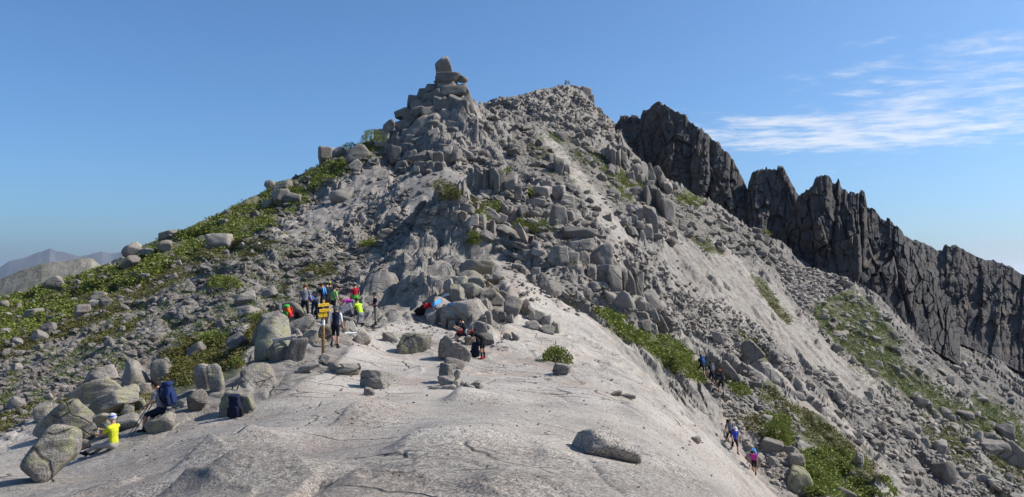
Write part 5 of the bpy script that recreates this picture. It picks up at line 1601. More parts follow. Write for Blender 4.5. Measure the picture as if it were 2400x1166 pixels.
C_NAVY, C_BLACK, C_BLUE = plain('navy_cloth', (0.011, 0.016, 0.042)), plain('black_cloth', (0.014, 0.014, 0.017)), plain('blue_cloth', (0.04, 0.12, 0.36))
C_GREY, C_RED, C_GREEN = plain('grey_cloth', (0.20, 0.20, 0.22)), plain('red_cloth', (0.62, 0.035, 0.04)), plain('green_cloth', (0.08, 0.45, 0.06))
C_KHAKI, C_LIME, C_NEON = plain('khaki_cloth', (0.27, 0.25, 0.19)), plain('lime_cloth', (0.30, 0.58, 0.15)), plain('neon_cloth', (0.46, 0.68, 0.04))
C_YELLOW, C_MAGENTA, C_WHITE = plain('yellow_cloth', (0.58, 0.60, 0.03)), plain('magenta_cloth', (0.50, 0.04, 0.36)), plain('white_cloth', (0.75, 0.75, 0.75))
C_SKYBLUE, C_ORANGE, C_STONE = plain('sky_blue_cloth', (0.10, 0.36, 0.72)), plain('orange_cloth', (0.75, 0.12, 0.02)), plain('stone_cloth', (0.34, 0.31, 0.28))
C_DKRED, C_TEAL, C_MIDBLUE = plain('dark_red_cloth', (0.40, 0.02, 0.035)), plain('teal_cloth', (0.03, 0.22, 0.14)), plain('royal_blue_cloth', (0.03, 0.07, 0.42))
SKIN, SKIN2 = plain('tanned_skin', (0.46, 0.24, 0.15), 0.6, 0.3, 20, 0.12), plain('fair_skin', (0.58, 0.34, 0.25), 0.6, 0.3, 20, 0.1)
HAIR_B, HAIR_G, HAIR_R, HAIR_K = plain('brown_hair', (0.07, 0.04, 0.025)), plain('grey_hair', (0.55, 0.54, 0.53)), plain('auburn_hair', (0.16, 0.055, 0.03)), plain('dark_hair', (0.018, 0.015, 0.013))


def put(px, py, dz=0.0):
    p = hit1(px, py)
    return (float(p[0]), float(p[1]), float(p[2]) + dz)


def sight(px, py):
    """first thing, rock or ground, met along the line of sight through a pixel"""
    d = Vector([float(v) for v in ray(px, py)]).normalized()
    ok, loc, nor, _, ob, _ = scene.ray_cast(bpy.context.evaluated_depsgraph_get(), d * 2.0, d)
    return (loc, nor) if ok else (None, None)


bpy.context.view_layer.update()
backpack('dark blue rucksack leaning against the round-backed boulder', put(553, 978, -0.02), math.pi, -0.22, 1.0, C_NAVY, C_NAVY, C_BLACK)
_p = put(528, 972)
for i, (dx, top) in enumerate(((0.0, 0.34), (0.12, 0.40))):
    pole = tag(empty('trekking_pole', (_p[0] + dx, _p[1] - 0.05, _p[2])), ('left' if i == 0 else 'right') + ' one of two trekking poles leaning by the dark blue rucksack', 'trekking pole', 'trekking poles by the dark blue rucksack')
    bm = bmesh.new(); tube(bm, (0, 0, 0), (top * 0.5, 0.10, 0.72), 0.009, 0.011, 8); bm_obj('shaft', bm, C_GREY, pole, True)
    bm = bmesh.new(); tube(bm, (top * 0.5, 0.10, 0.72), (top * 0.62, 0.12, 0.88), 0.02, 0.018, 8); bm_obj('grip', bm, C_BLACK, pole, True)
    bm = bmesh.new(); tube(bm, (top * 0.27, 0.055, 0.39), (top * 0.38, 0.075, 0.54), 0.016, 0.016, 8); bm_obj('sleeve', bm, C_DKRED, pole, True)
    bm = bmesh.new(); tube(bm, (top * 0.03, 0.007, 0.05), (top * 0.035, 0.008, 0.06), 0.035, 0.035, 10); bm_obj('basket', bm, C_BLACK, pole, True)
_b, _ = sight(978, 738)
backpack('black rucksack lying by the coloured jackets at the foot of the bulges', (_b.x, _b.y - 0.25, _b.z), 0.4, 0.5, 1.25, C_BLACK, C_BLACK, C_BLACK, roll=0.7)
backpack('navy rucksack propped between the painted boulder and the bending man', put(1112, 836), math.pi + 0.2, -0.5, 1.0, C_NAVY, C_NAVY, C_BLACK)
backpack('red and black rucksack in front of the sitting man', put(1070, 792), 1.2, 0.6, 0.8, C_DKRED, C_RED, C_BLACK)
backpack('dark rucksack lying behind the sitting man in black', put(1102, 786), 2.0, 0.9, 0.8, C_BLACK, C_BLACK, C_BLACK)
_b, _ = sight(678, 742)
backpack('green and red rucksack on the rocks left of the group', (_b.x, _b.y - 0.05, _b.z - 0.08), 2.6, -0.25, 0.9, C_ORANGE, C_GREEN, C_RED)
backpack('blue rucksack on the ground behind the signpost', put(745, 742), 0.5, 0.3, 1.0, C_NAVY, C_SKYBLUE, C_BLACK)
backpack('black daypack at the feet of the woman in grey', put(698, 746), 0.2, 0.9, 0.75, C_BLACK, C_BLACK, C_BLACK)


def cloth(label, px, py, w, h, mat, seed, tilt=0.0, name='jacket'):
    """a jacket spread over the rocks: a crumpled sheet lying on whatever is there"""
    n = 20
    c, _ = sight(px, py)
    ct, st_ = math.cos(math.radians(tilt)), math.sin(math.radians(tilt))
    P, D = [], []
    for j in range(n):
        for i in range(n):
            u, v = 2 * i / (n - 1) - 1, 2 * j / (n - 1) - 1
            e = 1 + 0.22 * float(fbm(np.array([u * 1.7 + seed]), np.array([v * 1.7]), 3, seed)[0])
            a, b = u * w * 0.5 * e, v * h * 0.5 * e
            loc, nor = sight(px + a * ct - b * st_, py + a * st_ + b * ct)
            if loc is None or abs(loc.y - c.y) > 0.9: loc, nor = Vector((float(at(px + a, py + b, c.y)[0]), c.y, float(at(px + a, py + b, c.y)[2]))), Vector((0, -0.7, 0.7))
            lift = 0.03 + 0.06 * abs(float(fbm(np.array([u * 2.4]), np.array([v * 2.4 + seed]), 3, seed + 1)[0]))
            P.append(loc + nor * lift); D.append(nor)
    P = np.array([tuple(p - c) for p in P]).reshape(n, n, 3)
    for _ in range(3): P[1:-1, 1:-1] = (P[1:-1, 1:-1] * 2 + P[:-2, 1:-1] + P[2:, 1:-1] + P[1:-1, :-2] + P[1:-1, 2:]) / 6
    P = P.reshape(-1, 3)
    P2 = P - np.array([tuple(d) for d in D]) * 0.025
    id_ = np.arange(n * n).reshape(n, n)
    q = np.stack([id_[:-1, :-1], id_[1:, :-1], id_[1:, 1:], id_[:-1, 1:]], -1).reshape(-1, 4)
    ring = np.concatenate([id_[0, :-1], id_[:-1, -1], id_[-1, :0:-1], id_[:0:-1, 0]])
    sides = np.stack([np.roll(ring, -1), ring, ring + n * n, np.roll(ring, -1) + n * n], -1)
    me = mesh_from(name, np.concatenate([P, P2]), np.concatenate([q, q[:, ::-1] + n * n, sides]), True)
    return tag(obj(name, me, mat, None, c), label, 'jacket', 'clothes spread over the rocks')


bpy.context.view_layer.update()
cloth('red jacket spread out right of the black rucksack', 1004, 717, 21, 11, C_RED, 3, -8)
cloth('blue jacket spread on the rock right of the red one', 1024, 711, 22, 9, C_SKYBLUE, 4, -28)
cloth('pale cloth hung on the rock above the blue jacket', 1045, 693, 18, 6, C_WHITE, 5, -20, 'towel')
cloth('small blue cloth lying right of the jackets', 1058, 714, 16, 4, C_SKYBLUE, 6, -10, 'towel')


def summit_cross():
    c = at(1325, 199, 300.0)
    root = tag(empty('summit_cross', tuple(float(v) for v in c)), 'thin dark iron pole standing on the far summit', 'pole')
    bm = bmesh.new(); tube(bm, (0, 0, -0.6), (0, 0, 2.0), 0.16, 0.13, 8); bm_obj('pole', bm, C_BLACK, root)
    bm = bmesh.new(); tube(bm, (0, 0, -0.8), (0, 0, 0.5), 0.42, 0.3, 8); bm_obj('plinth', bm, C_BLACK, root)


summit_cross()
# ------------------------------------------------------------------ people
def capsule(V, Fc, a, b, ra, rb, flat=1.0, side=None, n=12):
    """closed tapered capsule a->b; flat squeezes it across the side direction"""
    a, b = np.array(a, float), np.array(b, float)
    d = b - a
    L = np.linalg.norm(d)
    d = d / L if L > 1e-6 else np.array([0, 0, 1.0])
    s = np.array(side, float) if side is not None else (np.array([1.0, 0, 0]) if abs(d[0]) < 0.8 else np.array([0, 1.0, 0]))
    s = s - d * (s @ d); s /= np.linalg.norm(s)
    t_ = np.cross(d, s)
    rings = []
    for ph in (-78, -50, -22, 0):
        rings.append((a + d * ra * math.sin(math.radians(ph)), ra * math.cos(math.radians(ph))))
    for f in (0.33, 0.66):
        rings.append((a + (b - a) * f, ra + (rb - ra) * f))
    for ph in (0, 22, 50, 78):
        rings.append((b + d * rb * math.sin(math.radians(ph)), rb * math.cos(math.radians(ph))))
    base = sum(len(v) for v in V)
    th = np.linspace(0, 2 * math.pi, n, endpoint=False)
    R = np.concatenate([c + r * (np.cos(th)[:, None] * s + np.sin(th)[:, None] * t_ * flat) for c, r in rings])
    V.append(R)
    m = len(rings)
    f = []
    for j in range(m - 1):
        for i in range(n): f.append((base + j * n + i, base + j * n + (i + 1) % n, base + (j + 1) * n + (i + 1) % n, base + (j + 1) * n + i))
    f.append(tuple(base + i for i in range(n))[::-1])
    f.append(tuple(base + (m - 1) * n + i for i in range(n)))
    Fc.extend(f)


def limb(pitch, spread, side):
    """unit direction hanging down, swung forward by pitch and sideways by spread (degrees)"""
    p, s = math.radians(pitch), math.radians(spread)
    return np.array([side * math.sin(s), math.sin(p) * math.cos(s), -math.cos(p) * math.cos(s)])


POSE = dict(lean=4, twist=0, head=8, thigh=(0, 0), shin=(0, 0), spread=(4, 4), uarm=(0, 0), farm=(15, 15), aspread=(9, 9), inward=(0, 0), turn=0)


def person(label, loc, face, outfit, pose=None, height=1.74, sit=None, name='person', detail=0.011):
    """face: heading in degrees, 0 = away from the viewer, 90 = to the left, 180 = towards the viewer, 270 = to the right"""
    P = dict(POSE); P.update(pose or {})
    S = height / 1.74
    V, Fc, zone = [], [], []
    segs = []

    def add(a, b, ra, rb, mat, flat=1.0, side=None):
        capsule(V, Fc, a, b, ra, rb, flat, side)
        segs.append((np.array(a, float), np.array(b, float), ra, rb, mat, flat))
    o = outfit
    ln = math.radians(P['lean'])
    up = np.array([0, math.sin(ln), math.cos(ln)])
    fwd = np.array([0, math.cos(ln), -math.sin(ln)])
    X = np.array([1.0, 0, 0])
    pel = np.zeros(3)
    waist, chest, neck = pel + up * 0.17, pel + up * 0.36, pel + up * 0.53
    bulk = o.get('bulk', 1.0)
    add(pel - up * 0.03, pel + up * 0.015, 0.148 * bulk, 0.145 * bulk, o['legs'], 0.74, X)
    add(pel + up * 0.06, waist, 0.152 * bulk, 0.140 * bulk, o['top'], 0.74, X)
    add(waist + up * 0.02, chest, 0.142 * bulk, 0.165 * bulk, o['top'], 0.70, X)
    add(chest, neck - up * 0.09, 0.165 * bulk, 0.125 * bulk, o['top'], 0.66, X)
    add(neck - up * 0.085 - X * 0.13, neck - up * 0.085 + X * 0.13, 0.066, 0.066, o['top'])
    hl = math.radians(P['lean'] + P['head'])
    hup = np.array([0, math.sin(hl), math.cos(hl)])
    hf = np.array([0, math.cos(hl), -math.sin(hl)])
    tr = math.radians(P['turn'])
    hr = X * math.cos(tr) - hf * math.sin(tr)
    hf = hf * math.cos(tr) + X * math.sin(tr)
    add(neck - up * 0.06, neck + hup * 0.07, 0.060, 0.055, o['skin'])
    hc = neck + hup * 0.165 + hf * 0.015
    add(hc + hup * 0.015 - hf * 0.012, hc + hup * 0.03 - hf * 0.012, 0.088, 0.088, o['skin'], 1.12, hr)
    add(hc - hup * 0.055 + hf * 0.03, hc - hup * 0.03 + hf * 0.03, 0.058, 0.068, o['skin'])
    add(hc + hf * 0.098 - hup * 0.005, hc + hf * 0.112 - hup * 0.03, 0.012, 0.016, o['skin'])
    for s in (-1, 1): add(hc + hr * s * 0.086 - hup * 0.02, hc + hr * s * 0.09 + hup * 0.015, 0.014, 0.017, o['skin'])
    feet = []
    for i, s in ((0, -1), (1, 1)):
        hip = pel + X * s * 0.085 - up * 0.02
        th = limb(P['thigh'][i], P['spread'][i], s)
        knee = hip + th * 0.43
        sh = limb(P['shin'][i], P['spread'][i] * 0.3, s)
        ank = knee + sh * 0.40
        cut = o.get('leg_cut', 1.0)                   # 0.5: shorts end half way down the thigh, 1.6: below the knee, 2: full length
        def leg_mat(f): return o['legs'] if f < cut else o['skin']
        add(hip, hip + th * 0.215, 0.094, 0.082, leg_mat(0.2))
        add(hip + th * 0.215, knee, 0.080, 0.060, leg_mat(0.7))
        add(knee, knee + sh * 0.16, 0.060, 0.057, leg_mat(1.2))
        add(knee + sh * 0.16, knee + sh * 0.29, 0.057, 0.045, o.get('sock_high') or leg_mat(1.5))
        add(knee + sh * 0.29, ank, 0.044, 0.042, o.get('sock') or leg_mat(1.9))
        fd = np.array([s * 0.12, math.cos(math.radians(P['shin'][i]) * 0.5), math.sin(math.radians(min(0, P['shin'][i]) * 0.6))])
        if P.get('toes') is not None: fd = np.array([s * 0.1, math.cos(math.radians(P['toes'])), math.sin(math.radians(P['toes']))])
        fd /= np.linalg.norm(fd)
        heel = ank + np.array([0, 0, -0.035]) - fd * 0.045
        add(heel, ank + np.array([0, 0, -0.045]) + fd * 0.15, 0.046, 0.040, o['shoe'], 0.85)
        add(ank - sh * 0.03, ank + sh * 0.02, 0.050, 0.050, o['shoe'])
        feet.append(ank[2] - 0.085)
    hands = []
    for i, s in ((0, -1), (1, 1)):
        shd = neck - up * 0.085 + X * s * 0.175
        ud = limb(P['uarm'][i], P['aspread'][i], s)
        elb = shd + ud * 0.285
        fd = limb(P['farm'][i], P['aspread'][i] * 0.5, s) - X * s * math.sin(math.radians(P['inward'][i]))
        fd /= np.linalg.norm(fd)
        wr = elb + fd * 0.245
        sleeve = o.get('sleeve', 0.55)
        tm = o.get('sleeve_mat') or o['top']
        add(shd, shd + ud * 0.15, 0.062, 0.056, tm if sleeve > 0.1 else o['skin'])
        add(shd + ud * 0.15, elb, 0.053 if sleeve >= 0.5 else 0.045, 0.041, tm if sleeve > 0.6 else o['skin'])
        add(elb, wr, 0.041, 0.030, o.get('cuff') or (tm if sleeve > 1.2 else o['skin']))
        hm = o.get('glove') or o['skin']
        pc = wr + fd * 0.05
        add(wr + fd * 0.02, wr + fd * 0.075, 0.034, 0.038, hm, 0.6)
        nrm = np.cross(fd, X); nrm /= (np.linalg.norm(nrm) + 1e-9)
        acr = np.cross(fd, nrm)
        for j, (off, ll) in enumerate(((-0.030, 0.055), (-0.010, 0.066), (0.011, 0.062), (0.030, 0.048))):
            a0 = wr + fd * 0.085 + acr * off
            mid = a0 + fd * ll * 0.55
            add(a0, mid, 0.0105, 0.0100, hm)
            add(mid, mid + (fd * 0.6 - nrm * 0.7) * ll * 0.55, 0.0100, 0.009, hm)
        add(wr + fd * 0.03 - acr * s * 0.034, wr + fd * 0.075 - acr * s * 0.058, 0.0125, 0.0105, hm)
        hands.append(wr + fd * 0.08)
    low = min(feet)
    z0 = (-low if sit is None else sit / S)
    # one continuous skin over all of it
    me = bpy.data.meshes.new('body_rough')
    allv = np.concatenate(V)
    me.from_pydata(allv.tolist(), [], Fc)
    tmp = bpy.data.objects.new('tmp', me)
    COL.objects.link(tmp)
    md = tmp.modifiers.new('r', 'REMESH'); md.mode = 'VOXEL'; md.voxel_size = detail; md.use_smooth_shade = True
    sm = tmp.modifiers.new('s', 'SMOOTH'); sm.factor = 0.5; sm.iterations = 2
    dc = tmp.modifiers.new('d', 'DECIMATE'); dc.ratio = 0.15 if detail < 0.013 else 0.2
    dg = bpy.context.evaluated_depsgraph_get()
    body = bpy.data.meshes.new_from_object(tmp.evaluated_get(dg))
    bpy.data.objects.remove(tmp); bpy.data.meshes.remove(me)
    body.name = 'body'
    body.materials.clear()
    mats = []
    for sgm in segs:
        if sgm[4] not in mats: mats.append(sgm[4])
    for m_ in mats: body.materials.append(m_)
    nf = len(body.polygons)
    cen = np.zeros(nf * 3); body.polygons.foreach_get('center', cen); cen = cen.reshape(-1, 3)
    best, bi = np.full(nf, 9.0), np.zeros(nf, int)
    for a, b, ra, rb, mt, flat in segs:
        ab = b - a
        tt = np.clip(((cen - a) @ ab) / (ab @ ab + 1e-9), 0, 1)
        dd = np.linalg.norm(cen - (a + tt[:, None] * ab), axis=1) - (ra + (rb - ra) * tt) * (0.5 + 0.5 * flat)
        better = dd < best - 0.001
        best = np.where(better, dd, best); bi = np.where(better, mats.index(mt), bi)
    body.polygons.foreach_set('material_index', bi.astype(np.int32))
    body.polygons.foreach_set('use_smooth', np.ones(nf, bool))
    root = obj(name, body, None, None, loc)
    body_off = np.array([0, 0, z0])
    co = np.zeros(len(body.vertices) * 3); body.vertices.foreach_get('co', co)
    body.vertices.foreach_set('co', (co.reshape(-1, 3) + body_off).ravel())
    body.update()
    root.rotation_euler = (0, 0, math.radians(face))
    root.scale = (S, S, S)
    tag(root, label, 'person', 'hikers')
    hc = hc + body_off
    R3 = Matrix(((hr[0], hf[0], hup[0]), (hr[1], hf[1], hup[1]), (hr[2], hf[2], hup[2])))

    def head_piece(nm, mat, build):
        bm = bmesh.new(); build(bm)
        for v in bm.verts: v.co = R3 @ v.co + Vector(hc)
        return bm_obj(nm, bm, mat, root, True)

    def dome(bm, rx, ry, rz, zc=0.02, cut=-0.02, front=None, n=18, m=9, yoff=-0.012):
        """shell over the skull, open at the face"""
        rows = []
        for j in range(m + 1):
            row = []
            for i in range(n):
                az = 2 * math.pi * i / n
                c = cut
                if front is not None: c = cut + (front - cut) * max(0.0, math.sin(az)) ** 0.6
                el0 = math.asin(max(-0.95, min(0.95, (c - zc) / rz)))
                el = el0 + (math.pi / 2 - el0) * j / m
                row.append(bm.verts.new((rx * math.cos(el) * math.cos(az), yoff + ry * math.cos(el) * math.sin(az), zc + rz * math.sin(el))))
            rows.append(row)
        for a, b in zip(rows[:-1], rows[1:]):
            for i in range(n): bm.faces.new((a[i], a[(i + 1) % n], b[(i + 1) % n], b[i]))
        bm.faces.new(rows[0][::-1])
        bmesh.ops.remove_doubles(bm, verts=bm.verts, dist=0.001)
    if o.get('hair'):
        head_piece('hair', o['hair'], lambda bm: dome(bm, 0.098, 0.110, 0.108, 0.022, o.get('hair_low', -0.065), 0.065))
    hat = o.get('hat')
    if hat:
        kind, mat = hat
        if kind == 'cap':
            head_piece('cap', mat, lambda bm: dome(bm, 0.104, 0.116, 0.116, 0.022, 0.035))
            head_piece('cap_peak', mat, lambda bm: box(bm, (0, 0.145 * o.get('peak', 1), 0.045), (0.14, 0.10, 0.012), 0.005))
        elif kind == 'brim':
            head_piece('hat_crown', mat, lambda bm: dome(bm, 0.106, 0.118, 0.130, 0.022, 0.035))
            def brim(bm):
                n = 24
                A = [bm.verts.new((0.20 * math.cos(2 * math.pi * i / n), 0.21 * math.sin(2 * math.pi * i / n) - 0.01, 0.018 + 0.02 * abs(math.cos(2 * math.pi * i / n)))) for i in range(n)]
                B = [bm.verts.new((0.10 * math.cos(2 * math.pi * i / n), 0.112 * math.sin(2 * math.pi * i / n) - 0.01, 0.05)) for i in range(n)]
                C_ = [bm.verts.new(v.co - Vector((0, 0, 0.012))) for v in A]
                D_ = [bm.verts.new(v.co - Vector((0, 0, 0.012))) for v in B]
                for i in range(n):
                    k = (i + 1) % n
                    bm.faces.new((A[i], A[k], B[k], B[i])); bm.faces.new((C_[k], C_[i], D_[i], D_[k])); bm.faces.new((A[k], A[i], C_[i], C_[k]))
            head_piece('hat_brim', mat, brim)
        elif kind == 'band':
            head_piece('headband', mat, lambda bm: [tube(bm, (0, -0.012, 0.030), (0, -0.012, 0.062), 0.108, 0.105, 20, False)])
    bm = bmesh.new()
    for s in (-1, 1):
        r = bmesh.ops.create_uvsphere(bm, u_segments=8, v_segments=6, radius=0.011)
        for v in r['verts']: v.co += Vector((s * 0.034, 0.086, 0.006))
    for v in bm.verts: v.co = R3 @ v.co + Vector(hc)
    bm_obj('eyes', bm, HAIR_K, root, True)
    bm = bmesh.new(); box(bm, (0, 0.093, -0.056), (0.042, 0.012, 0.008), 0.002)
    for v in bm.verts: v.co = R3 @ v.co + Vector(hc)
    bm_obj('mouth', bm, C_DKRED, root)
    Rz = Matrix.Rotation(math.radians(face), 3, 'Z')
    info = dict(root=root, S=S, Rz=Rz, loc=Vector(loc), z0=z0, pel=pel + body_off, up=up, fwd=fwd, chest=chest + body_off, neck=neck + body_off, hands=[h + body_off for h in hands], lean=ln, face=math.radians(face), head=hc)
    return info


def world_of(info, p):
    return info['loc'] + info['Rz'] @ (Vector(p) * info['S'])


def wear_pack(info, label, body, lid, accent, scale=0.85):
    """rucksack on the back of a hiker"""
    p = info['pel'] + info['up'] * 0.02 - info['fwd'] * (0.25 * scale + 0.03)
    b = backpack(label, tuple(world_of(info, p)), info['face'] + math.pi, info['lean'], scale * info['S'], body, lid, accent)
    return b


def waist_jacket(info, mat, mat2):
    """jacket knotted round the hips, sleeves hanging: clothing of its wearer"""
    bm = bmesh.new()
    n, m = 20, 7
    rows = []
    for j in range(m):
        f = j / (m - 1)
        rows.append([bm.verts.new(Vector(info['pel']) + Vector((0.185 * math.cos(2 * math.pi * i / n) * (1 + 0.14 * f + 0.04 * math.sin(5 * i)), 0.145 * math.sin(2 * math.pi * i / n) * (1 + 0.2 * f + 0.05 * math.cos(4 * i)), 0.14 - f * (0.62 if math.sin(2 * math.pi * i / n) < 0.35 else 0.14)))) for i in range(n)])
    for a, b in zip(rows[:-1], rows[1:]):
        for i in range(n): bm.faces.new((a[i], a[(i + 1) % n], b[(i + 1) % n], b[i]))
    bm_obj('tied_jacket', bm, mat, info['root'], True)
    for s in (-1, 1):
        bm = bmesh.new(); c = Vector(info['pel'])
        tube(bm, c + Vector((s * 0.06, 0.17, 0.10)), c + Vector((s * 0.08, 0.19, -0.30)), 0.035, 0.045, 8); bm_obj('jacket_sleeve', bm, mat2, info['root'], True)


def on(px, py):
    return put(px, py)


O = lambda **k: dict(dict(skin=SKIN, hair=HAIR_B, shoe=C_BLACK, sock=C_BLACK), **k)
STAND = dict(thigh=(3, -3), shin=(0, -3))
WALK = dict(lean=9, thigh=(26, -14), shin=(2, -26), uarm=(-18, 22), farm=(8, 50))
CLIMB = dict(lean=16, thigh=(48, -8), shin=(-6, -18), uarm=(-10, 20), farm=(20, 60))

# around the boulders by the signpost
person('person in a grey top and black shorts, seen from behind', on(714, 752), 8, O(top=C_GREY, legs=C_BLACK, leg_cut=1.3, skin=SKIN2, hair=HAIR_R, hair_low=-0.09), dict(STAND, uarm=(18, 18), farm=(60, 60), head=22, spread=(7, 7), aspread=(14, 14)), 1.72)
person('person in blue bending forward behind the one in grey', on(738, 750), 60, O(top=C_BLUE, legs=C_NAVY, leg_cut=2, hair=None, hat=('cap', C_ORANGE), sleeve=0.7), dict(lean=62, head=10, thigh=(12, 4), shin=(-6, -4), uarm=(55, 60), farm=(75, 80)), 1.75)
_k = person('person with a light blue scarf, reading, head bowed', on(757, 742), 60, O(top=C_NAVY, legs=C_BLACK, leg_cut=2), dict(STAND, head=28, uarm=(25, 25), farm=(85, 85), inward=(20, 20)), 1.72)
bm = bmesh.new(); _n0 = Vector(_k['neck'])
_pts = [(0.085 * math.cos(a), 0.08 * math.sin(a) - 0.01, -0.02 + 0.02 * math.cos(a)) for a in np.linspace(0, 2 * math.pi, 11)]
for a, b in zip(_pts[:-1], _pts[1:]): tube(bm, _n0 + Vector(a), _n0 + Vector(b), 0.035, 0.035, 8)
for sgn in (-1, 1): tube(bm, _n0 + Vector((sgn * 0.06, -0.10, -0.02)), _n0 + Vector((sgn * 0.09, -0.15, -0.34)), 0.04, 0.05, 8)
bm_obj('scarf', bm, C_SKYBLUE, _k['root'], True)
person('person in dark clothes with a grey brimmed hat', on(768, 740), 70, O(top=C_BLACK, legs=C_BLACK, leg_cut=2, sleeve=1.5, hat=('brim', C_GREY)), dict(STAND, head=18, uarm=(22, 22), farm=(75, 75)), 1.78)
person('person with a yellow cap half hidden behind the brimmed hat', on(775, 734), 60, O(top=C_NAVY, legs=C_BLACK, leg_cut=2, hat=('cap', C_YELLOW)), dict(STAND, head=12), 1.76)
_w = person('woman in a lime green top and black cap with a shoulder strap', on(781, 748), -40, O(top=C_LIME, legs=C_BLACK, leg_cut=1.3, hat=('cap', C_BLACK)), dict(STAND, head=14, uarm=(5, 8), farm=(25, 30)), 1.68)
bm = bmesh.new(); _c0 = Vector(_w['chest'])
_pts = [(-0.10, 0.09, 0.16), (-0.02, 0.135, 0.06), (0.12, 0.12, -0.16), (0.19, 0.0, -0.30), (0.12, -0.125, -0.12), (0.0, -0.135, 0.04), (-0.10, -0.09, 0.16), (-0.10, 0.09, 0.16)]
for a, b in zip(_pts[:-1], _pts[1:]): tube(bm, _c0 + Vector(a), _c0 + Vector(b), 0.014, 0.014, 6)
bm_obj('shoulder_strap', bm, C_BLACK, _w['root'])
person('woman in a magenta top bending far forward', on(827, 744), 92, O(top=C_MAGENTA, legs=C_GREY, leg_cut=2, hair=HAIR_B, hair_low=-0.09), dict(lean=84, head=-8, thigh=(14, 8), shin=(-10, -4), uarm=(40, 55), farm=(35, 50)), 1.68)
_r = person('person in a red shirt with a green jacket tied round the waist', on(832, 738), 22, O(top=C_DKRED, legs=C_KHAKI, leg_cut=1.3, hat=('cap', C_STONE), hair=HAIR_B), dict(STAND, head=20, uarm=(5, 5), farm=(25, 25)), 1.78)
waist_jacket(_r, C_GREEN, C_TEAL)
person('kneeling person in a neon yellow-green shirt', on(845, 770), 50, O(top=C_NEON, legs=C_GREY, leg_cut=2, hair=HAIR_B, skin=SKIN), dict(lean=24, head=6, thigh=(10, 62), shin=(-88, -14), uarm=(52, 58), farm=(70, 72), toes=-40), 1.76, sit=None)
person('person in a navy vest and grey hat stepping up, seen from behind', on(786, 816), -6, O(top=C_NAVY, legs=C_BLACK, leg_cut=1.1, hat=('brim', C_GREY), hair=HAIR_G, sleeve=0.7, sleeve_mat=C_WHITE), dict(lean=10, head=16, thigh=(14, -6), shin=(-34, -4), uarm=(4, 2), farm=(14, 12), aspread=(8, 12)), 1.82)
person('standing person in navy shirt and khaki trousers facing the group', on(880, 763), 118, O(top=C_NAVY, legs=C_KHAKI, leg_cut=2, hat=('cap', C_BLACK), skin=SKIN), dict(STAND, head=4, uarm=(2, 4), farm=(82, 88), inward=(48, 48)), 1.72)
# by the painted boulder
person('seated person in black with a dark cap, head bowed', (lambda q: (q[0], q[1], q[2]))(on(1092, 800)), 84, O(top=C_BLACK, legs=C_BLACK, leg_cut=1.2, hat=('cap', C_BLACK), skin=SKIN2, hair=HAIR_K), dict(lean=14, head=26, thigh=(86, 80), shin=(10, 4), uarm=(28, 34), farm=(112, 118), inward=(15, 15)), 1.76, sit=0.36)
_v = person('person in black bending over in a white cap and knee socks', on(1130, 843), 86, O(top=C_BLACK, legs=C_BLACK, leg_cut=1.0, hat=('cap', C_WHITE), sock_high=C_BLACK, shoe=C_DKRED, skin=SKIN), dict(lean=58, head=32, thigh=(8, -4), shin=(-6, -6), uarm=(12, 18), farm=(34, 44), inward=(15, 15)), 1.76)
bm = bmesh.new(); _n0 = Vector(_v['neck'])
_u, _f = Vector(_v['up']), Vector(_v['fwd'])
_pts = [_n0 + Vector((0.08 * math.cos(a), 0, 0)) + _f * (0.08 * math.sin(a)) + _u * 0.01 for a in np.linspace(0, 2 * math.pi, 11)]
for a, b in zip(_pts[:-1], _pts[1:]): tube(bm, a, b, 0.032, 0.032, 8)
bm_obj('neckerchief', bm, C_RED, _v['root'], True)
# seated at lower left
_y = person('seated man in a yellow shirt with a blue headband, holding a phone', on(266, 1052), 80, O(top=C_YELLOW, legs=C_STONE, leg_cut=2, hair=HAIR_G, hat=('band', C_MIDBLUE), skin=SKIN), dict(lean=2, head=6, thigh=(84, 76), shin=(62, 56), uarm=(48, 52), farm=(96, 100), inward=(12, 12), toes=20), 1.76, sit=0.14, detail=0.009)
_hw = world_of(_y, (Vector(_y['hands'][0]) + Vector(_y['hands'][1])) / 2)
ph = tag(empty('phone', _hw), 'dark phone held up by the man in yellow', 'phone')
ph.rotation_euler = (0.1, 0, math.radians(80))
bm = bmesh.new(); box(bm, (0, 0.02, 0.03), (0.15, 0.010, 0.075), 0.004); _po = bm_obj('casing', bm, C_BLACK, ph)
bm = bmesh.new(); box(bm, (0, 0.0135, 0.03), (0.135, 0.002, 0.066)); bm_obj('screen', bm, plain('phone_glass', (0.02, 0.03, 0.05), 0.1, 0.5), ph)
_s = person('seated hiker in dark clothes looking down, carrying a tall blue pack', on(378, 1000), 82, O(top=C_GREY, legs=C_NAVY, leg_cut=1.0, hair=HAIR_K, skin=SKIN), dict(lean=10, head=26, thigh=(68, 56), shin=(8, -10), uarm=(26, 30), farm=(60, 66), inward=(18, 18)), 1.80, sit=0.52, detail=0.009)
wear_pack(_s, 'tall blue rucksack on the back of the seated hiker', plain('pack_blue', (0.016, 0.03, 0.10)), plain('pack_blue', (0.016, 0.03, 0.10)), C_NAVY, 0.98)
_q = put(318, 1018)
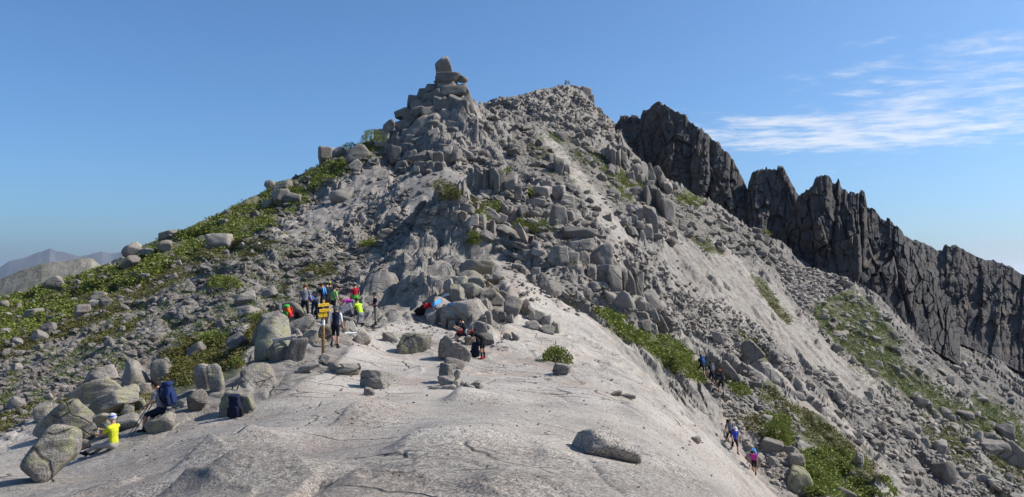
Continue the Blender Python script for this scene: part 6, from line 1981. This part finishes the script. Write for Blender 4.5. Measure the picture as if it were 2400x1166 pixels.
for i, dx in enumerate((0.0, 0.09)):
    pole = tag(empty('trekking_pole', (_q[0] + dx, _q[1] - 0.1, _q[2])), ('left' if i == 0 else 'right') + ' one of two trekking poles standing before the seated hiker', 'trekking pole', 'trekking poles before the seated hiker')
    bm = bmesh.new(); tube(bm, (-0.18, -0.12, -0.12), (0.28, 0.12, 0.72), 0.009, 0.011, 8); bm_obj('shaft', bm, C_BLACK, pole, True)
    bm = bmesh.new(); tube(bm, (0.28, 0.12, 0.72), (0.34, 0.15, 0.83), 0.02, 0.018, 8); bm_obj('grip', bm, C_BLACK, pole, True)
# on the path at right
_a = person('hiker with a bright blue rucksack climbing the path, highest of three', on(1645, 884), 10, O(top=C_NAVY, legs=C_BLACK, leg_cut=1.0, hair=HAIR_K), CLIMB, 1.76, detail=0.014)
wear_pack(_a, 'bright blue rucksack of the highest climbing hiker', C_BLUE, C_BLUE, C_BLACK, 0.85)
_a = person('hiker with a grey rucksack climbing the path, middle of three', on(1668, 903), 4, O(top=C_BLACK, legs=C_BLACK, leg_cut=1.0, hair=HAIR_K), dict(CLIMB, thigh=(12, -10), shin=(0, -14)), 1.76, detail=0.014)
wear_pack(_a, 'grey rucksack of the middle climbing hiker', C_GREY, C_GREY, C_NAVY, 0.85)
_a = person('hiker in black with a red cap climbing the path, lowest of three', on(1690, 924), 6, O(top=C_BLACK, legs=C_BLACK, leg_cut=1.2, hat=('cap', C_ORANGE), hair=HAIR_K, sleeve=1.5), dict(CLIMB, thigh=(20, -12), shin=(-6, -12), uarm=(20, 10), aspread=(40, 14)), 1.78, detail=0.014)
wear_pack(_a, 'black rucksack of the hiker with the red cap', C_BLACK, C_BLACK, C_GREY, 0.85)
_a = person('hiker in grey with pack straps coming down towards the viewer', on(1710, 1044), 184, O(top=C_GREY, legs=C_BLACK, leg_cut=1.0, hat=('cap', C_KHAKI)), dict(WALK, head=20), 1.74, detail=0.014)
wear_pack(_a, 'black rucksack of the grey hiker coming down the path', C_BLACK, C_BLACK, C_BLACK, 0.85)
_a = person('hiker in a royal blue shirt and white cap coming down the path', on(1722, 1064), 186, O(top=C_MIDBLUE, legs=C_BLACK, leg_cut=1.2, hat=('cap', C_WHITE)), dict(WALK, head=24), 1.72, detail=0.014)
wear_pack(_a, 'blue rucksack of the hiker in the royal blue shirt', C_MIDBLUE, C_MIDBLUE, C_NAVY, 0.8)
_a = person('hiker in magenta stooping with a blue rucksack, lowest on the path', on(1768, 1112), 150, O(top=C_MAGENTA, legs=C_BLACK, leg_cut=1.2, hair=HAIR_K), dict(WALK, lean=42, head=6), 1.70, detail=0.014)
wear_pack(_a, 'light blue rucksack of the stooping hiker', C_SKYBLUE, C_SKYBLUE, C_NAVY, 0.85)
# tiny figures on the summit
for i, (px, lb, m_) in enumerate(((1328.6, 'tiny dark figure nearest the iron pole on the summit', C_DKRED), (1332.6, 'tiny dark figure in the middle on the summit', C_NAVY), (1335, 'tiny seated figure farthest from the pole on the summit', C_MAGENTA))):
    c = at(px, 198.0, 299.0)
    person(lb, (float(c[0]), float(c[1]), float(c[2]) - 0.1), 60 * i, O(top=m_, legs=C_BLACK, leg_cut=2), STAND, 1.7 if i < 2 else 1.2, detail=0.03)
# ------------------------------------------------------------------ captions for the remaining single stones: where each lies among things one can find
LANDMARKS = [(310, 577, 'the dark pointed skyline boulder'), (511, 567, 'the dark-sided boulder on the left slope'), (660, 462, 'the three grouped boulders on the left slope'), (838, 358, 'the long rock below the pinnacle'),
             (803, 459, 'the oval boulder on the bare upper slab'), (232, 700, 'the small stone pile'), (129, 744, 'the flat yellowish rock at far left'), (520, 660, 'the bright green shrub in the rubble'),
             (574, 700, 'the smooth grey rocks left of the hikers'), (260, 775, 'the long olive juniper patch'), (455, 818, 'the slab sunk in juniper'), (42, 944, 'the pale rock on the far-left rubble'),
             (1150, 425, 'the columned cliff'), (1310, 392, 'the grey overhanging blocks'), (1440, 372, 'the row of dark pillars'), (1520, 408, 'the dark leaning slabs'), (1529, 520, 'the tall dark pillar'),
             (1330, 230, 'the far summit'), (1170, 300, 'the right foot of the pinnacle'), (1258, 498, 'the row of rounded blocks'), (1600, 480, 'the green patch under the jagged crag'), (1720, 540, 'the foot of the tall jagged crag'), (1800, 555, 'the gap between the crags'),
             (1870, 1122, 'the yellow lichen boulder'), (1710, 869, 'the pale upright slab by the path'), (1806, 1046, 'the dark-faced block by the path'), (2060, 821, 'the pale yellowish rock'), (2052, 795, 'the grey rock below the spiked crag'),
             (2190, 960, 'the row of boulders on the lower right'), (2212, 1106, 'the large dark boulder in the scree'), (2322, 1026, 'the squared block at the right edge'), (1960, 700, 'the shaded scree under the spiked crag'), (2013, 1080, 'the pointed stone in the shrubs'), (1762, 820, 'the dark boulder under juniper')]
ORD = ['nearest', 'second nearest', 'third nearest', 'fourth nearest', 'fifth nearest', 'sixth nearest', 'seventh nearest', 'eighth nearest', 'ninth nearest', 'tenth nearest']


def caption_rest():
    buckets = {}
    for o, cx, cy, w, h, tilt, kind in ROCKS:
        if o.get('label'): continue
        i = min(range(len(LANDMARKS)), key=lambda k: math.hypot(cx - LANDMARKS[k][0], cy - LANDMARKS[k][1]))
        dx, dy = cx - LANDMARKS[i][0], cy - LANDMARKS[i][1]
        where = ('left of' if dx < 0 else 'right of') if abs(dx) > abs(dy) else ('above' if dy < 0 else 'below')
        buckets.setdefault((i, where), []).append((math.hypot(dx, dy), o, w, h, kind))
    for (i, where), lst in buckets.items():
        lst.sort(key=lambda q: q[0])
        for j, (d, o, w, h, kind) in enumerate(lst):
            shape = {'m': 'weathered', 'a': 'angular', 'b': 'squared'}.get(kind, 'rounded')
            shape = 'flat grey' if h < 0.6 * w else shape + ' grey'
            tag(o, '%s stone, %s %s %s' % (shape, ORD[min(j, 9)], where, LANDMARKS[i][2]), 'boulder', 'loose boulders on the mountain')


caption_rest()
